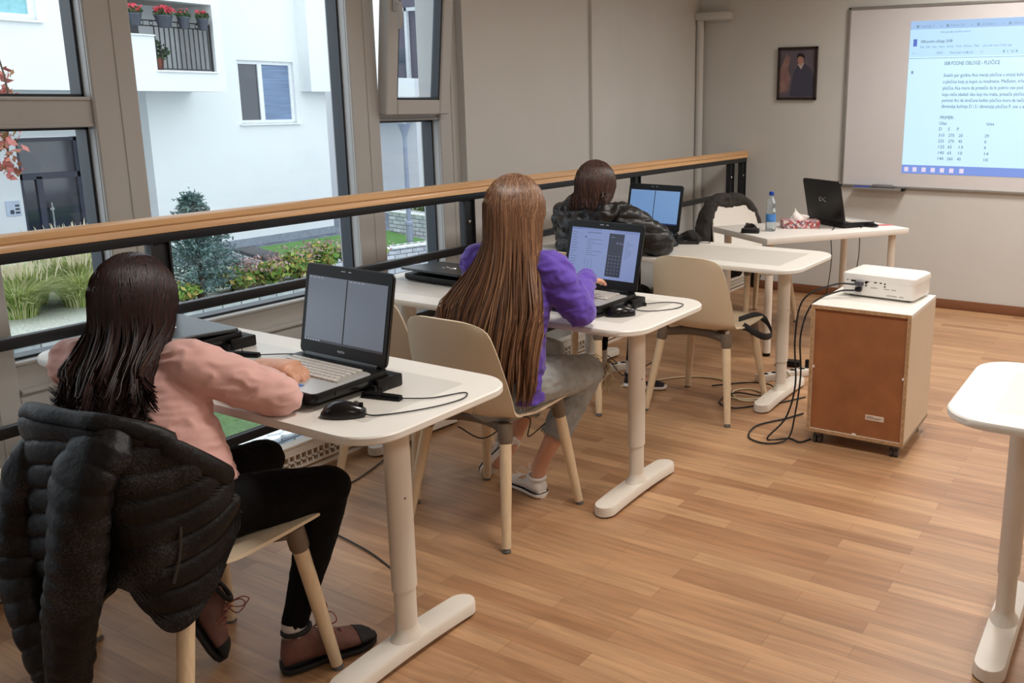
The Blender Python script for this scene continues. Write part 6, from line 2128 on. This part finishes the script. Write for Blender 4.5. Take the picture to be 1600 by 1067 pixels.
shoe(p3, (-2.62, 4.19, 0.0), (-2.57, 3.98, 0.0), (-2.61, 4.13, 0.12), M_bs, M_rub, w=0.038, hs=0.055, sole_h=0.026, laces=(M_rub, M_bs), up=(0, 0, 1))
def tgt3(lat, t, dp):
    q = V((HC3.x + 0.0, HC3.y, 0)) + V((1, 0, 0)) * lat * (0.098 + 0.004 * t) - f3 * ((0.09 + 0.03 * t) * (1 - 0.4 * lat * lat) + 0.02 * dp)
    return (q.x, q.y)
M_h3 = hair_mat('brown hair', [(40, 26, 24), (66, 44, 38), (104, 74, 60)], 0.4)
hair(p3, HC3, hf3, (0, 0, 1), 1.14, 1500, tgt3, 0.945, M_h3, 12, wave=0.006, rad=0.0024, K=9, shell=[(0.0, 0.9, 0.05), (0.4, 0.9, 0.05), (0.8, 0.85, 0.03)])

# ---------------------------------------------------------------- dark jacket over the chair behind the teacher desk
jk2 = thing('dark_jacket', 'dark grey jacket hanging over the white chair behind the teacher desk', 'jacket', (-2.44, 5.83, 0.45))
M_j2 = mat('dark olive grey cloth', (50, 47, 44), 0.85, var=0.15, bump=0.15, bscale=60)
b = nb()
o0 = V((-2.44, 5.83, 0))
ang_ = R(-118)
ca, sa = math.cos(ang_), math.sin(ang_)
def cw(x, y, z):
    return V((o0.x + ca * x - sa * y, o0.y + sa * x + ca * y, z))
# shoulders draped over the back, two fronts hanging down either side
for sx in (-1, 1):
    tube(b, [cw(sx * 0.02, -0.285, 0.835), cw(sx * 0.11, -0.285, 0.82), cw(sx * 0.19, -0.27, 0.74), cw(sx * 0.235, -0.255, 0.60), cw(sx * 0.245, -0.25, 0.40), cw(sx * 0.23, -0.25, 0.20)], [(0.05, 0.03), (0.055, 0.035), (0.06, 0.04), (0.065, 0.045), (0.065, 0.045), (0.05, 0.035)], 16, up=(0, 0, 1), smooth=20, dome=True)
tube(b, [cw(-0.1, -0.30, 0.80), cw(0.1, -0.30, 0.80)], [(0.06, 0.05), (0.06, 0.05)], 14, dome=True)
tube(b, [cw(0.02, -0.31, 0.78), cw(0.0, -0.32, 0.5), cw(0.0, -0.31, 0.26)], [(0.16, 0.02), (0.20, 0.022), (0.17, 0.02)], 16, up=tuple(cw(0, 1, 0) - cw(0, 0, 0)), smooth=10, dome=True)
fused('jacket_cloth', b, 0.008, M_j2, jk2, 5, fold(0.006, 12))
